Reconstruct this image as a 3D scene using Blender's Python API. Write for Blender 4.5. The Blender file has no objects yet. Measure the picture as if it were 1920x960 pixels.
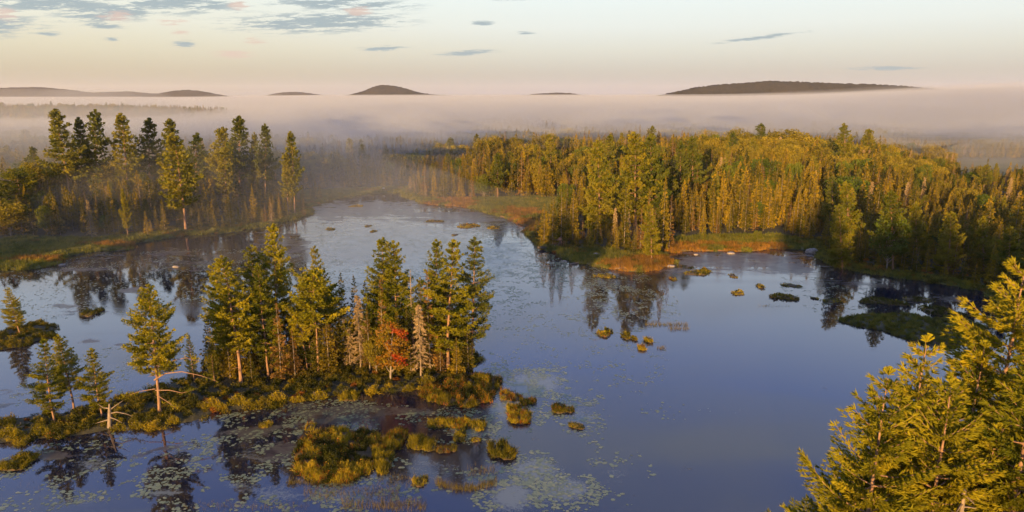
import bpy, math, random
import numpy as np
from mathutils import Vector

# ------------------------------------------------------------------ camera, world, sun, exposure
sc = bpy.context.scene
COL = sc.collection
R = math.radians
PITCH = R(13.1); FPX = 1297.0; CH = 40.0
SUN_AZ = R(20.0)      # light travels 20 degrees to the right of the viewing direction (sun behind, to the left)
SUN_EL = R(7.0)

cam = bpy.data.cameras.new('camera'); camo = bpy.data.objects.new('camera', cam); COL.objects.link(camo)
camo.location = (0, 0, CH); camo.rotation_euler = (R(90) - PITCH, 0, 0)
cam.sensor_width = 36.0; cam.lens = 36.0 * FPX / 1920.0; cam.clip_start = 0.5; cam.clip_end = 30000
sc.camera = camo

sc.view_settings.view_transform = 'Standard'; sc.view_settings.look = 'None'
sc.view_settings.gamma = 1.0; sc.view_settings.exposure = 1.50
cy = sc.cycles
cy.max_bounces = 6; cy.diffuse_bounces = 2; cy.glossy_bounces = 2; cy.transmission_bounces = 2
cy.volume_bounces = 2; cy.transparent_max_bounces = 8; cy.use_denoising = True
cy.use_adaptive_sampling = True; cy.adaptive_threshold = 0.02
cy.caustics_reflective = False; cy.caustics_refractive = False; cy.sample_clamp_indirect = 4.0

def ray(u, v):
    a = (u - 960.0) / FPX; b = (480.0 - v) / FPX
    d = Vector((a, math.cos(PITCH) + b * math.sin(PITCH), -math.sin(PITCH) + b * math.cos(PITCH)))
    return d
def ground(u, v, z=0.0):
    d = ray(u, v); t = (z - CH) / d.z
    return (d.x * t, d.y * t)
def to_px(x, y, z):
    dz = z - CH
    dep = y * math.cos(PITCH) - dz * math.sin(PITCH)
    up = y * math.sin(PITCH) + dz * math.cos(PITCH)
    return 960 + FPX * x / dep, 480 - FPX * up / dep

class NT:
    """small node-tree helper"""
    def __init__(s, tree): s.t = tree; s.n = tree.nodes; s.l = tree.links
    def node(s, kind, **kw):
        n = s.n.new(kind)
        for k, v in kw.items(): setattr(n, k, v)
        return n
    def link(s, a, b): s.l.new(a, b)
    def put(s, sock, v):
        if hasattr(v, 'links') or isinstance(v, bpy.types.NodeSocket): s.l.new(v, sock)
        else:
            if isinstance(v, (tuple, list)) and len(v) == 3 and len(getattr(sock, 'default_value', (0,)*3)) == 4: v = (*v, 1)
            sock.default_value = v
    def math(s, op, a, b=0.0, c=0.0, clamp=False):
        n = s.n.new('ShaderNodeMath'); n.operation = op; n.use_clamp = clamp
        s.put(n.inputs[0], a); s.put(n.inputs[1], b); s.put(n.inputs[2], c); return n.outputs[0]
    def mix(s, f, a, b, blend='MIX'):
        n = s.n.new('ShaderNodeMix'); n.data_type = 'RGBA'; n.blend_type = blend
        s.put(n.inputs[0], f); s.put(n.inputs[6], a); s.put(n.inputs[7], b); return n.outputs[2]
    def smooth(s, x, lo, hi):
        n = s.n.new('ShaderNodeMapRange'); n.interpolation_type = 'SMOOTHSTEP'
        s.put(n.inputs[0], x); n.inputs[1].default_value = lo; n.inputs[2].default_value = hi
        n.inputs[3].default_value = 0; n.inputs[4].default_value = 1; return n.outputs[0]
    def noise(s, vec, scale, detail=3, rough=0.55, dist=0.0):
        n = s.n.new('ShaderNodeTexNoise'); n.inputs['Scale'].default_value = scale
        n.inputs['Detail'].default_value = detail; n.inputs['Roughness'].default_value = rough
        n.inputs['Distortion'].default_value = dist
        if vec is not None: s.l.new(vec, n.inputs['Vector'])
        return n.outputs['Fac']
    def ramp(s, f, stops, interp='LINEAR'):
        n = s.n.new('ShaderNodeValToRGB'); e = n.color_ramp.elements; n.color_ramp.interpolation = interp
        e[0].position = stops[0][0]; e[0].color = (*stops[0][1], 1)
        e[1].position = stops[-1][0]; e[1].color = (*stops[-1][1], 1)
        for p, c in stops[1:-1]: q = e.new(p); q.color = (*c, 1)
        s.l.new(f, n.inputs[0]); return n.outputs[0]

world = bpy.data.worlds.new('World'); sc.world = world; world.use_nodes = True
w = NT(world.node_tree); w.n.clear()
SKY_STRENGTH = 0.0505
sky = w.node('ShaderNodeTexSky'); sky.sky_type = 'NISHITA'; sky.sun_disc = False
sky.sun_elevation = SUN_EL; sky.sun_rotation = math.pi + SUN_AZ
sky.air_density = 1.0; sky.dust_density = 1.5; sky.ozone_density = 2.0
tc = w.node('ShaderNodeTexCoord'); sep = w.node('ShaderNodeSeparateXYZ'); w.link(tc.outputs['Generated'], sep.inputs[0])
dx, dy, dz = sep.outputs
el = w.math('MAXIMUM', dz, 0.0)
grad = w.ramp(el, [(0.0, (.40, .36, .37)), (0.03, (.46, .43, .385)), (0.06, (.57, .56, .50)), (0.09, (.64, .66, .625)), (0.125, (.66, .71, .69)), (0.19, (.80, .88, .93)),
                   (0.27, (.68, .80, 1.0)), (0.38, (.41, .55, 1.05)), (0.52, (.25, .36, .86)), (1.0, (.16, .23, .52))])
az = w.math('ARCTAN2', dx, dy)
warm = w.smooth(az, 0.15, -0.6)
low = w.smooth(el, 0.22, 0.0)
grad = w.mix(w.math('MULTIPLY', warm, low), grad, w.mix(1.0, grad, (1.06, .98, .80), 'MULTIPLY'))
skyc = w.mix(0.15, w.mix(1.0, grad, (10, 10, 10), 'MULTIPLY'), sky.outputs[0])
# clouds: lie on a plane above, noise streaked across
zz = w.math('ADD', el, 0.10)
comb = w.node('ShaderNodeCombineXYZ'); w.link(w.math('DIVIDE', dx, zz), comb.inputs[0]); w.link(w.math('MULTIPLY', w.math('DIVIDE', dy, zz), 1.0), comb.inputs[1])
cvec = comb.outputs[0]
mp = w.node('ShaderNodeMapping'); w.link(cvec, mp.inputs[0]); mp.inputs['Rotation'].default_value = (0, 0, R(12)); mp.inputs['Scale'].default_value = (0.8, 1.7, 1)
cn = w.noise(mp.outputs[0], 6.0, 6, 0.66, 0.3)
cn2 = w.noise(mp.outputs[0], 34.0, 5, 0.7)
cloudn = w.math('ADD', w.math('MULTIPLY', cn, 2.3), w.math('SUBTRACT', w.math('MULTIPLY', cn2, 0.9), 1.10))
def blob(u, v, ru, rv, tilt=0.0):
    d = ray(u, v).normalized(); a0 = math.atan2(d.x, d.y); e0 = d.z
    A = w.math('SUBTRACT', az, a0); E = w.math('SUBTRACT', dz, e0)
    if tilt: E = w.math('SUBTRACT', E, w.math('MULTIPLY', A, tilt))
    q = w.math('ADD', w.math('POWER', w.math('MULTIPLY', A, FPX / ru), 2.0), w.math('POWER', w.math('MULTIPLY', E, FPX / rv), 2.0))
    return w.math('SUBTRACT', 1.0, w.math('SQRT', q), clamp=True)
def cloudset(lst, gain, lo, hi):
    tot = None
    for b in lst:
        m = blob(*b); tot = m if tot is None else w.math('MAXIMUM', tot, m)
    return w.smooth(w.math('ADD', w.math('MULTIPLY', tot, gain), w.math('MULTIPLY', cloudn, 1.0)), lo, hi), tot
blue, tb = cloudset([(600, 42, 225, 27, 0.05), (640, 8, 180, 16), (330, 4, 150, 28), (80, 4, 160, 24), (205, 24, 110, 22, .1), (-60, 40, 130, 30), (715, 91, 62, 7, .05),
                     (195, 48, 45, 7), (348, 83, 28, 9), (905, 43, 30, 8), (880, 99, 80, 7, .06), (1430, 70, 110, 5, .10), (1660, 128, 80, 5), (955, -4, 60, 8), (90, 62, 22, 6), (210, 73, 16, 5), (980, 62, 30, 4)], 0.50, 0.60, 0.86)
pink, tp = cloudset([(672, 20, 38, 13), (217, 30, 36, 13), (448, 9, 24, 12), (437, 102, 48, 11), (480, 78, 26, 9), (322, 40, 34, 10), (338, 62, 22, 8), (10, 28, 24, 14)], 0.6, 0.66, 0.98)
tb2 = w.smooth(tb, 0.0, 0.65); tp2 = w.smooth(tp, 0.0, 0.5)
# loose high streaks over the rest of the sky, as in its visible part
mp2 = w.node('ShaderNodeMapping'); w.link(cvec, mp2.inputs[0]); mp2.inputs['Rotation'].default_value = (0, 0, R(-24)); mp2.inputs['Scale'].default_value = (0.55, 1.5, 1)
hi_n = w.noise(mp2.outputs[0], 1.5, 7, 0.6, 0.6)
hi = w.math('MULTIPLY', w.smooth(hi_n, 0.44, 0.66), w.smooth(el, 0.17, 0.34))
c1 = w.mix(w.math('MULTIPLY', hi, 0.85), skyc, (5.0, 5.6, 6.9))
c2 = w.mix(w.math('MULTIPLY', w.math('MULTIPLY', blue, tb2), 0.9), c1, (2.5, 3.2, 3.5))
c3 = w.mix(w.math('MULTIPLY', w.math('MULTIPLY', pink, tp2), 0.75), c2, (5.4, 4.1, 3.5))
bg = w.node('ShaderNodeBackground'); w.link(c3, bg.inputs[0]); bg.inputs[1].default_value = SKY_STRENGTH
wo = w.node('ShaderNodeOutputWorld'); w.link(bg.outputs[0], wo.inputs[0])

sun = bpy.data.lights.new('sun', 'SUN'); suno = bpy.data.objects.new('sun', sun); COL.objects.link(suno)
sun.energy = 5.0; sun.angle = R(0.7); sun.color = (1.0, 0.58, 0.20)
d = Vector((math.sin(SUN_AZ) * math.cos(SUN_EL), math.cos(SUN_AZ) * math.cos(SUN_EL), -math.sin(SUN_EL)))
suno.rotation_euler = d.to_track_quat('-Z', 'Y').to_euler()

# ------------------------------------------------------------------ helpers
rng = np.random.default_rng(7); random.seed(7)
def hashn(ix, iy, seed=0):
    n = (ix.astype(np.int64) * 374761393 + iy.astype(np.int64) * 668265263 + seed * 974634777) & 0x7fffffff
    n = ((n ^ (n >> 13)) * 1274126177) & 0x7fffffff
    return ((n ^ (n >> 16)) & 0xffff) / 65535.0
def vnoise(x, y, seed=0):
    x = np.asarray(x, float); y = np.asarray(y, float)
    ix = np.floor(x); iy = np.floor(y); fx = x - ix; fy = y - iy
    fx = fx * fx * (3 - 2 * fx); fy = fy * fy * (3 - 2 * fy)
    a = hashn(ix, iy, seed); b = hashn(ix + 1, iy, seed); c = hashn(ix, iy + 1, seed); e = hashn(ix + 1, iy + 1, seed)
    return (a * (1 - fx) + b * fx) * (1 - fy) + (c * (1 - fx) + e * fx) * fy
def fbm(x, y, seed=0, oct=4):
    s = 0; a = .5; t = 0
    for k in range(oct):
        s = s + a * vnoise(x * 2 ** k + 17.3 * k, y * 2 ** k - 9.1 * k, seed + k); t += a; a *= .5
    return s / t
def sstep(x, a, b):
    t = np.clip((x - a) / (b - a), 0, 1); return t * t * (3 - 2 * t)

def mesh_np(name, V, F, mats, smooth=False, attrs=None, mi=None):
    """V (n,3); F (m,k) of one face size k, or list of such arrays"""
    me = bpy.data.meshes.new(name)
    Fs = F if isinstance(F, list) else [F]
    Fs = [f for f in Fs if len(f)]
    nl = sum(f.size for f in Fs); nf = sum(len(f) for f in Fs)
    me.vertices.add(len(V)); me.vertices.foreach_set('co', np.asarray(V, np.float32).ravel())
    me.loops.add(nl); me.polygons.add(nf)
    me.loops.foreach_set('vertex_index', np.concatenate([f.ravel() for f in Fs]).astype(np.int32))
    tot = np.concatenate([np.full(len(f), f.shape[1], np.int32) for f in Fs])
    st = np.concatenate([[0], np.cumsum(tot)[:-1]]).astype(np.int32)
    me.polygons.foreach_set('loop_start', st)
    try: me.polygons.foreach_set('loop_total', tot)
    except Exception: pass
    if mi is not None: me.polygons.foreach_set('material_index', np.asarray(mi, np.int32))
    me.update(calc_edges=True)
    if smooth: me.polygons.foreach_set('use_smooth', np.ones(nf, bool))
    for k, (dom, arr) in (attrs or {}).items():
        a = me.attributes.new(k, 'FLOAT', dom); a.data.foreach_set('value', np.asarray(arr, np.float32).ravel())
    for m in (mats if isinstance(mats, (list, tuple)) else [mats]): me.materials.append(m)
    me.validate()
    return me
def obj(name, me, parent=None, loc=None, rz=0.0, scale=None):
    o = bpy.data.objects.new(name, me); COL.objects.link(o)
    if parent: o.parent = parent
    if loc is not None: o.location = loc
    if rz: o.rotation_euler[2] = rz
    if scale is not None: o.scale = scale if isinstance(scale, (tuple, list)) else (scale,) * 3
    return o
def tag(o, label=None, cat=None, group=None, kind=None):
    if label: o['label'] = label
    if cat: o['category'] = cat
    if group: o['group'] = group
    if kind: o['kind'] = kind
    return o

class Acc:
    """accumulates triangles/quads into one mesh"""
    def __init__(s): s.V = []; s.F3 = []; s.F4 = []; s.n = 0; s.T3 = []; s.T4 = []
    def add(s, V, F, tint=0.5):
        V = np.asarray(V, float); F = np.asarray(F, int)
        if F.shape[1] == 3: s.F3.append(F + s.n); s.T3.append(np.broadcast_to(np.asarray(tint, float), (len(F),)))
        else: s.F4.append(F + s.n); s.T4.append(np.broadcast_to(np.asarray(tint, float), (len(F),)))
        s.V.append(V); s.n += len(V)
    def tube(s, P, Rr, k=5, tint=.5, cap=True):
        P = np.asarray(P, float); Rr = np.asarray(Rr, float); n = len(P)
        T = np.gradient(P, axis=0); T /= np.linalg.norm(T, axis=1)[:, None] + 1e-9
        up = np.array([0, 0, 1.]) if abs(T[0, 2]) < .8 else np.array([1., 0, 0])
        A = np.cross(T, up); A /= np.linalg.norm(A, axis=1)[:, None] + 1e-9; B = np.cross(T, A)
        th = np.arange(k) * 2 * np.pi / k
        V = P[:, None, :] + Rr[:, None, None] * (np.cos(th)[None, :, None] * A[:, None, :] + np.sin(th)[None, :, None] * B[:, None, :])
        V = V.reshape(-1, 3); i = np.arange(n - 1)[:, None] * k; j = np.arange(k)[None, :]; j2 = (j + 1) % k
        F = np.stack([i + j, i + j2, i + k + j2, i + k + j], -1).reshape(-1, 4)
        s.add(V, F, tint)
        if cap:
            s.add(np.vstack([V[-k:], P[-1:]]), [[q, (q + 1) % k, k] for q in range(k)], tint)
            s.add(np.vstack([V[:k], P[:1]]), [[(q + 1) % k, q, k] for q in range(k)], tint)
    def tufts(s, P, D, size, width, k=5, spread=.7, tint=.5, r=rng, fan=False):
        P = np.asarray(P, float); D = np.asarray(D, float); n = len(P)
        if n == 0: return
        size = np.broadcast_to(np.asarray(size, float), (n,)); tint = np.broadcast_to(np.asarray(tint, float), (n,))
        P = np.repeat(P, k, 0); D = np.repeat(D, k, 0); S = np.repeat(size, k); T = np.repeat(tint, k)
        q = D + r.normal(0, spread, D.shape); q /= np.linalg.norm(q, axis=1)[:, None] + 1e-9
        side = np.cross(q, r.normal(0, 1, D.shape)); side /= np.linalg.norm(side, axis=1)[:, None] + 1e-9
        S2 = S * r.uniform(.7, 1.15, len(S))
        w_ = (S2 * width)[:, None]
        a = P - side * w_ * .5; b = P + side * w_ * .5; c = P + q * S2[:, None]
        if fan: a, b, c = P, c - side * w_ * .5, c + side * w_ * .5
        V = np.stack([a, b, c], 1).reshape(-1, 3); F = np.arange(len(V)).reshape(-1, 3)
        s.add(V, F, T + r.uniform(-.08, .08, len(T)))
    def leaves(s, P, size, tint=.5, up=.5, r=rng):
        """loose rhombic leaves, roughly facing up/outwards"""
        n = len(P)
        if n == 0: return
        nrm = r.normal(0, 1, (n, 3)); nrm[:, 2] = abs(nrm[:, 2]) + up; nrm /= np.linalg.norm(nrm, axis=1)[:, None]
        a = np.cross(nrm, r.normal(0, 1, (n, 3))); a /= np.linalg.norm(a, axis=1)[:, None] + 1e-9; b = np.cross(nrm, a)
        S = (np.broadcast_to(np.asarray(size, float), (n,)) * r.uniform(.7, 1.2, n))[:, None]
        V = np.stack([P - a * S * .5, P + b * S * .32, P + a * S * .5, P - b * S * .32], 1).reshape(-1, 3)
        s.add(V, np.arange(len(V)).reshape(-1, 4), np.broadcast_to(np.asarray(tint, float), (n,)) + r.uniform(-.08, .08, n))
    def mesh(s, name, mats, smooth=False):
        Fs = []; T = []
        if s.F3: Fs.append(np.vstack(s.F3)); T.append(np.concatenate(s.T3))
        if s.F4: Fs.append(np.vstack(s.F4)); T.append(np.concatenate(s.T4))
        return mesh_np(name, np.vstack(s.V), Fs, mats, smooth, {'tint': ('FACE', np.concatenate(T))})

# ------------------------------------------------------------------ materials
def material(name):
    m = bpy.data.materials.new(name); m.use_nodes = True; t = NT(m.node_tree); t.n.clear()
    out = t.node('ShaderNodeOutputMaterial'); return m, t, out
def pos(t): return t.node('ShaderNodeNewGeometry').outputs['Position']
def foliage(name, dark, mid, light, accent=None, transl=0.36, nscale=0.35):
    m, t, out = material(name)
    at = t.node('ShaderNodeAttribute'); at.attribute_name = 'tint'
    oi = t.node('ShaderNodeObjectInfo')
    nz = t.noise(pos(t), nscale, 2)
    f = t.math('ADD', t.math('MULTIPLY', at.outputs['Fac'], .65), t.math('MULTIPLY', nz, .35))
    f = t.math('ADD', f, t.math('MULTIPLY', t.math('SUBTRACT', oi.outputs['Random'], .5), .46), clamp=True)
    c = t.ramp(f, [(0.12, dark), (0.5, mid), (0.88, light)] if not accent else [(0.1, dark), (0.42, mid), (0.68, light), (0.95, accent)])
    df = t.node('ShaderNodeBsdfDiffuse'); t.link(c, df.inputs[0])
    tr = t.node('ShaderNodeBsdfTranslucent'); t.link(c, tr.inputs[0])
    mx = t.node('ShaderNodeMixShader'); mx.inputs[0].default_value = transl; t.link(df.outputs[0], mx.inputs[1]); t.link(tr.outputs[0], mx.inputs[2])
    t.link(mx.outputs[0], out.inputs[0]); return m
def rough_mat(name, c1, c2, scale=3.0, rough=.85, detail=5, stretch=None, bump=.3):
    m, t, out = material(name)
    v = pos(t)
    if stretch:
        mpn = t.node('ShaderNodeMapping'); t.link(v, mpn.inputs[0]); mpn.inputs['Scale'].default_value = stretch; v = mpn.outputs[0]
    nz = t.noise(v, scale, detail, .6)
    c = t.ramp(nz, [(.3, c1), (.7, c2)])
    b = t.node('ShaderNodeBsdfPrincipled'); t.link(c, b.inputs['Base Color']); b.inputs['Roughness'].default_value = rough
    bu = t.node('ShaderNodeBump'); bu.inputs['Strength'].default_value = bump; t.link(nz, bu.inputs['Height']); t.link(bu.outputs[0], b.inputs['Normal'])
    t.link(b.outputs[0], out.inputs[0]); return m

M = {}
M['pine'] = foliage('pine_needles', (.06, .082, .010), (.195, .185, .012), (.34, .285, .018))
M['pine_mid'] = foliage('pine_needles_mid', (.04, .062, .012), (.125, .13, .014), (.24, .20, .018))  # duller copy of the pine needles, shade put into their colour
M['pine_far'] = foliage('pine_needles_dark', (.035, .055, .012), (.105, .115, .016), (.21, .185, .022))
M['spruce'] = foliage('spruce_needles', (.042, .055, .012), (.155, .125, .015), (.33, .23, .02), nscale=.10)
M['spruce_brown'] = foliage('browned_needles', (.10, .06, .02), (.19, .11, .03), (.28, .16, .045), nscale=.2)
M['lichen'] = foliage('lichened_twigs', (.14, .10, .05), (.26, .19, .10), (.36, .27, .15), transl=0.05)
M['birch'] = foliage('broad_leaves', (.09, .085, .012), (.20, .165, .018), (.33, .26, .028), nscale=.3)
M['birch_green'] = foliage('green_leaves', (.05, .08, .012), (.10, .135, .018), (.17, .17, .02))
M['maple'] = foliage('maple_leaves', (.12, .12, .01), (.22, .17, .015), (.32, .12, .016), (.38, .065, .022), nscale=.9)
M['shrub'] = foliage('shrub_leaves', (.025, .032, .007), (.085, .085, .012), (.21, .16, .018), nscale=.8)
M['shrub_gold'] = foliage('gold_shrub_leaves', (.09, .08, .01), (.23, .19, .014), (.38, .27, .02), nscale=.8)
M['shrub_red'] = foliage('russet_shrub_leaves', (.14, .05, .012), (.25, .10, .02), (.34, .18, .02), nscale=.6)
M['grass_orange'] = foliage('orange_sedge', (.10, .06, .012), (.24, .13, .024), (.38, .20, .04), nscale=.1)
M['grass_green'] = foliage('green_sedge', (.05, .065, .015), (.14, .15, .026), (.25, .21, .035), nscale=.1)
M['reed'] = foliage('reed_stems', (.09, .08, .02), (.18, .14, .025), (.28, .18, .035), nscale=.4)
M['bark'] = rough_mat('pine_bark', (.11, .06, .035), (.28, .17, .10), 6, stretch=(1, 1, .25))
M['bark_grey'] = rough_mat('grey_bark', (.12, .10, .08), (.24, .20, .16), 6, stretch=(1, 1, .25))
M['dead'] = rough_mat('bleached_wood', (.10, .08, .06), (.27, .21, .15), 8, stretch=(1, 1, .2))
M['rock'] = rough_mat('granite', (.10, .09, .08), (.27, .24, .21), 2.6)
M['turf'] = rough_mat('bog_turf', (.03, .022, .010), (.09, .06, .02), 2.5)
M['boat_dark'] = rough_mat('tarred_hull', (.025, .022, .022), (.05, .045, .04), 5, .5)
M['boat_white'] = rough_mat('white_hull', (.62, .60, .55), (.75, .72, .66), 2, .4, bump=.05)
M['hut_red'] = rough_mat('red_boards', (.20, .07, .045), (.30, .12, .08), 6, stretch=(6, 6, .3))
M['hut_dark'] = rough_mat('dark_boards', (.07, .045, .04), (.13, .085, .07), 6, stretch=(6, 6, .3))
M['plank'] = rough_mat('weathered_plank', (.30, .26, .20), (.45, .39, .30), 6)
M['steel'] = rough_mat('mast_steel', (.3, .3, .3), (.4, .4, .4), 3, .5)

# ------------------------------------------------------------------ shorelines (positions on the ground)
G = lambda L: [ground(u, v) for u, v in L]
MAINLAND = [(-7400, 60), (-400, 88), (-160, 97), (-112, 108), (-106, 122), (-122, 142)] + G([(-60, 512), (0, 508), (60, 504), (118, 494), (128, 482),
    (165, 474), (245, 468), (262, 456), (330, 444), (420, 437), (500, 425), (560, 412), (590, 401), (583, 391), (600, 381), (640, 372), (690, 364), (745, 361),
    (762, 371), (790, 382), (850, 386), (900, 393), (915, 404), (955, 413), (988, 424), (982, 440), (1000, 456), (1018, 468), (1050, 480), (1075, 492), (1120, 501),
    (1170, 509), (1212, 511), (1245, 503), (1272, 493), (1255, 484), (1245, 476), (1300, 471), (1400, 473), (1450, 467), (1515, 468), (1530, 480), (1540, 492),
    (1570, 503), (1620, 512), (1700, 524), (1780, 536), (1835, 548), (1860, 565)]) + [(92, 112), (72, 86), (48, 68), (26, 57), (13, 40), (9, 10), (14, -60), (40, -300), (7400, -600), (7400, 9000), (-7400, 9000)]
ISLAND = G([(-200, 850), (-80, 842), (0, 834), (60, 829), (150, 822), (200, 812), (215, 806), (270, 806), (330, 800), (385, 786), (400, 776), (470, 766), (520, 763), (600, 748), (680, 738),
    (760, 735), (800, 722), (850, 706), (885, 692), (905, 676), (890, 660), (800, 652), (600, 655), (480, 668), (390, 688), (350, 708), (320, 720), (240, 740), (200, 750), (130, 768), (60, 778), (0, 786), (-100, 790), (-200, 795)])
ISLET = G([(-160, 668), (0, 657), (60, 645), (105, 632), (114, 618), (104, 608), (60, 606), (30, 614), (0, 622), (-160, 625)])
RBOG = G([(1562, 600), (1600, 592), (1660, 590), (1700, 588), (1760, 598), (1810, 600), (1860, 620), (1800, 655), (1770, 658), (1740, 650), (1700, 640), (1660, 625), (1600, 612)])
BIGBOG = G([(556, 872), (560, 838), (585, 817), (640, 803), (700, 812), (718, 826), (718, 845), (700, 858), (684, 880), (672, 900), (630, 905), (585, 900), (566, 888)])
STRIPBOG = G([(778, 742), (800, 730), (850, 716), (905, 704), (938, 715), (930, 732), (915, 755), (870, 765), (820, 757)])
def poly_sd(P, x, y):
    P = np.asarray(P, float); x = np.asarray(x, float); y = np.asarray(y, float)
    d2 = np.full(x.shape, 1e18); ins = np.zeros(x.shape, bool)
    for i in range(len(P)):
        ax, ay = P[i]; bx, by = P[(i + 1) % len(P)]
        ex, ey = bx - ax, by - ay; wx, wy = x - ax, y - ay
        t = np.clip((wx * ex + wy * ey) / (ex * ex + ey * ey + 1e-12), 0, 1)
        d2 = np.minimum(d2, (wx - ex * t) ** 2 + (wy - ey * t) ** 2)
        c = ((ay > y) != (by > y)) & (x < (bx - ax) * (y - ay) / (by - ay + (1e-12 if by == ay else 0)) + ax)
        ins ^= c
    d = np.sqrt(d2); return np.where(ins, d, -d)
def land(x, y):
    x = np.asarray(x, float); y = np.asarray(y, float)
    s = np.maximum(poly_sd(MAINLAND, x, y), poly_sd(ISLAND, x, y))
    for P in (ISLET, RBOG): s = np.maximum(s, poly_sd(P, x, y))
    r_ = np.hypot(x, y)
    amp = np.clip(r_ / 130, .5, 2.2)
    return s + amp * (fbm(x / 7, y / 7, 3) - .5) * 2.4
def main_sd(x, y): return poly_sd(MAINLAND, x, y)
MARSH = [G([(770, 372), (800, 374), (1003, 376), (1060, 380), (1050, 410), (1010, 425), (985, 470), (900, 400)]), G([(1235, 452), (1330, 446), (1450, 444), (1530, 458), (1540, 490), (1240, 500)]),
         G([(1040, 475), (1120, 470), (1190, 480), (1290, 482), (1290, 530), (1050, 530)]), G([(1790, 303), (1960, 303), (1990, 345), (1800, 350)]),
         G([(-120, 452), (165, 452), (330, 436), (330, 520), (-120, 560)]), G([(560, 372), (760, 366), (760, 352), (560, 362)])]
def marsh(x, y):
    s = np.full(np.shape(x), -1e9)
    for P in MARSH: s = np.maximum(s, poly_sd(P, x, y))
    return s
def height(x, y):
    x = np.asarray(x, float); y = np.asarray(y, float)
    s = land(x, y); m = main_sd(x, y)
    h = -1.2 + 1.55 * sstep(s, -2.0, 1.6)
    inl = np.clip(m - 8, 0, None)
    h = h + np.where(m > 0, 1, 0) * (1.3 * sstep(inl, 0, 60) + .6 * fbm(x / 25, y / 25, 9) * sstep(inl, 0, 20))
    h = h + 3.2 * np.exp(-(((x - 108) / 70) ** 2 + ((y - 315) / 70) ** 2)) * sstep(inl, 0, 45)
    h = h + 16 * sstep(y, 740, 860) * np.exp(-((x + 620) / 300) ** 2) * (1 - sstep(y, 1000, 1200))
    h = h + 3 * (fbm(x / 260, y / 260, 21) - .5) * sstep(y, 420, 700)
    return h

def to_px_arr(x, y):
    dep = np.maximum(y * math.cos(PITCH) + CH * math.sin(PITCH), 5); return 960 + FPX * x / dep, 480 - FPX * (y * math.sin(PITCH) - CH * math.cos(PITCH)) / dep
def orange_at(u, v):
    o = 0 * u
    for a, b_, ru, rv in ((850, 384, 90, 13), (960, 402, 60, 12), (985, 425, 30, 20), (1190, 497, 80, 14), (1340, 466, 110, 9), (210, 462, 60, 6), (60, 491, 60, 8), (1250, 494, 30, 10)):
        o = np.maximum(o, np.clip(1.5 - np.hypot((u - a) / ru, (v - b_) / rv), 0, 1))
    return o
# ------------------------------------------------------------------ terrain: one sheet to the horizon
def axis_pts(lo, hi, step, far, ratio=1.16):
    a = list(np.arange(lo, hi + step, step)); s = step; p = a[-1]
    while p < far[1]: s *= ratio; p += s; a.append(p)
    s = step; p = a[0]; b = []
    while p > far[0]: s *= ratio; p -= s; b.append(p)
    return np.array(b[::-1] + a)
gx = axis_pts(-150, 200, 1.25, (-7300, 7300)); gy = axis_pts(25, 310, 1.25, (-500, 8800))
X, Y = np.meshgrid(gx, gy); Z = height(X, Y)
nx, ny = len(gx), len(gy)
idx = np.arange(nx * ny).reshape(ny, nx)
F = np.stack([idx[:-1, :-1], idx[:-1, 1:], idx[1:, 1:], idx[1:, :-1]], -1).reshape(-1, 4)
m, t, out = material('forest_floor')
p = pos(t); n1 = t.noise(p, .06, 4); n2 = t.noise(p, .9, 5, .65)
a1 = t.node('ShaderNodeAttribute'); a1.attribute_name = 'marsh'
forest = t.ramp(n2, [(.3, (.018, .020, .008)), (.7, (.05, .045, .015))])
a2 = t.node('ShaderNodeAttribute'); a2.attribute_name = 'orange'
mar = t.ramp(t.math('ADD', t.math('ADD', t.math('MULTIPLY', n1, .45), t.math('MULTIPLY', n2, .45)), t.math('MULTIPLY', a2.outputs['Fac'], .22)), [(.34, (.045, .05, .014)), (.5, (.10, .10, .022)), (.62, (.17, .11, .025)), (.75, (.28, .13, .03))])
c = t.mix(a1.outputs['Fac'], forest, mar)
b = t.node('ShaderNodeBsdfPrincipled'); t.link(c, b.inputs['Base Color']); b.inputs['Roughness'].default_value = .95
bu = t.node('ShaderNodeBump'); bu.inputs['Strength'].default_value = .6; bu.inputs['Distance'].default_value = .4; t.link(n2, bu.inputs['Height']); t.link(bu.outputs[0], b.inputs['Normal'])
t.link(b.outputs[0], out.inputs[0]); M['floor'] = m
MS = main_sd(X, Y)
mk = np.maximum(sstep(marsh(X, Y), -4, 3), sstep(9 - MS, 0, 5)) * (MS > -3)
LU, LV = to_px_arr(X, Y)
ORG = np.clip(orange_at(LU, LV), 0, 1)
me = mesh_np('ground', np.stack([X, Y, Z], -1).reshape(-1, 3), F, M['floor'], True, {'marsh': ('POINT', mk.ravel()), 'orange': ('POINT', ORG.ravel())})
tag(obj('ground', me), kind='structure')

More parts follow.
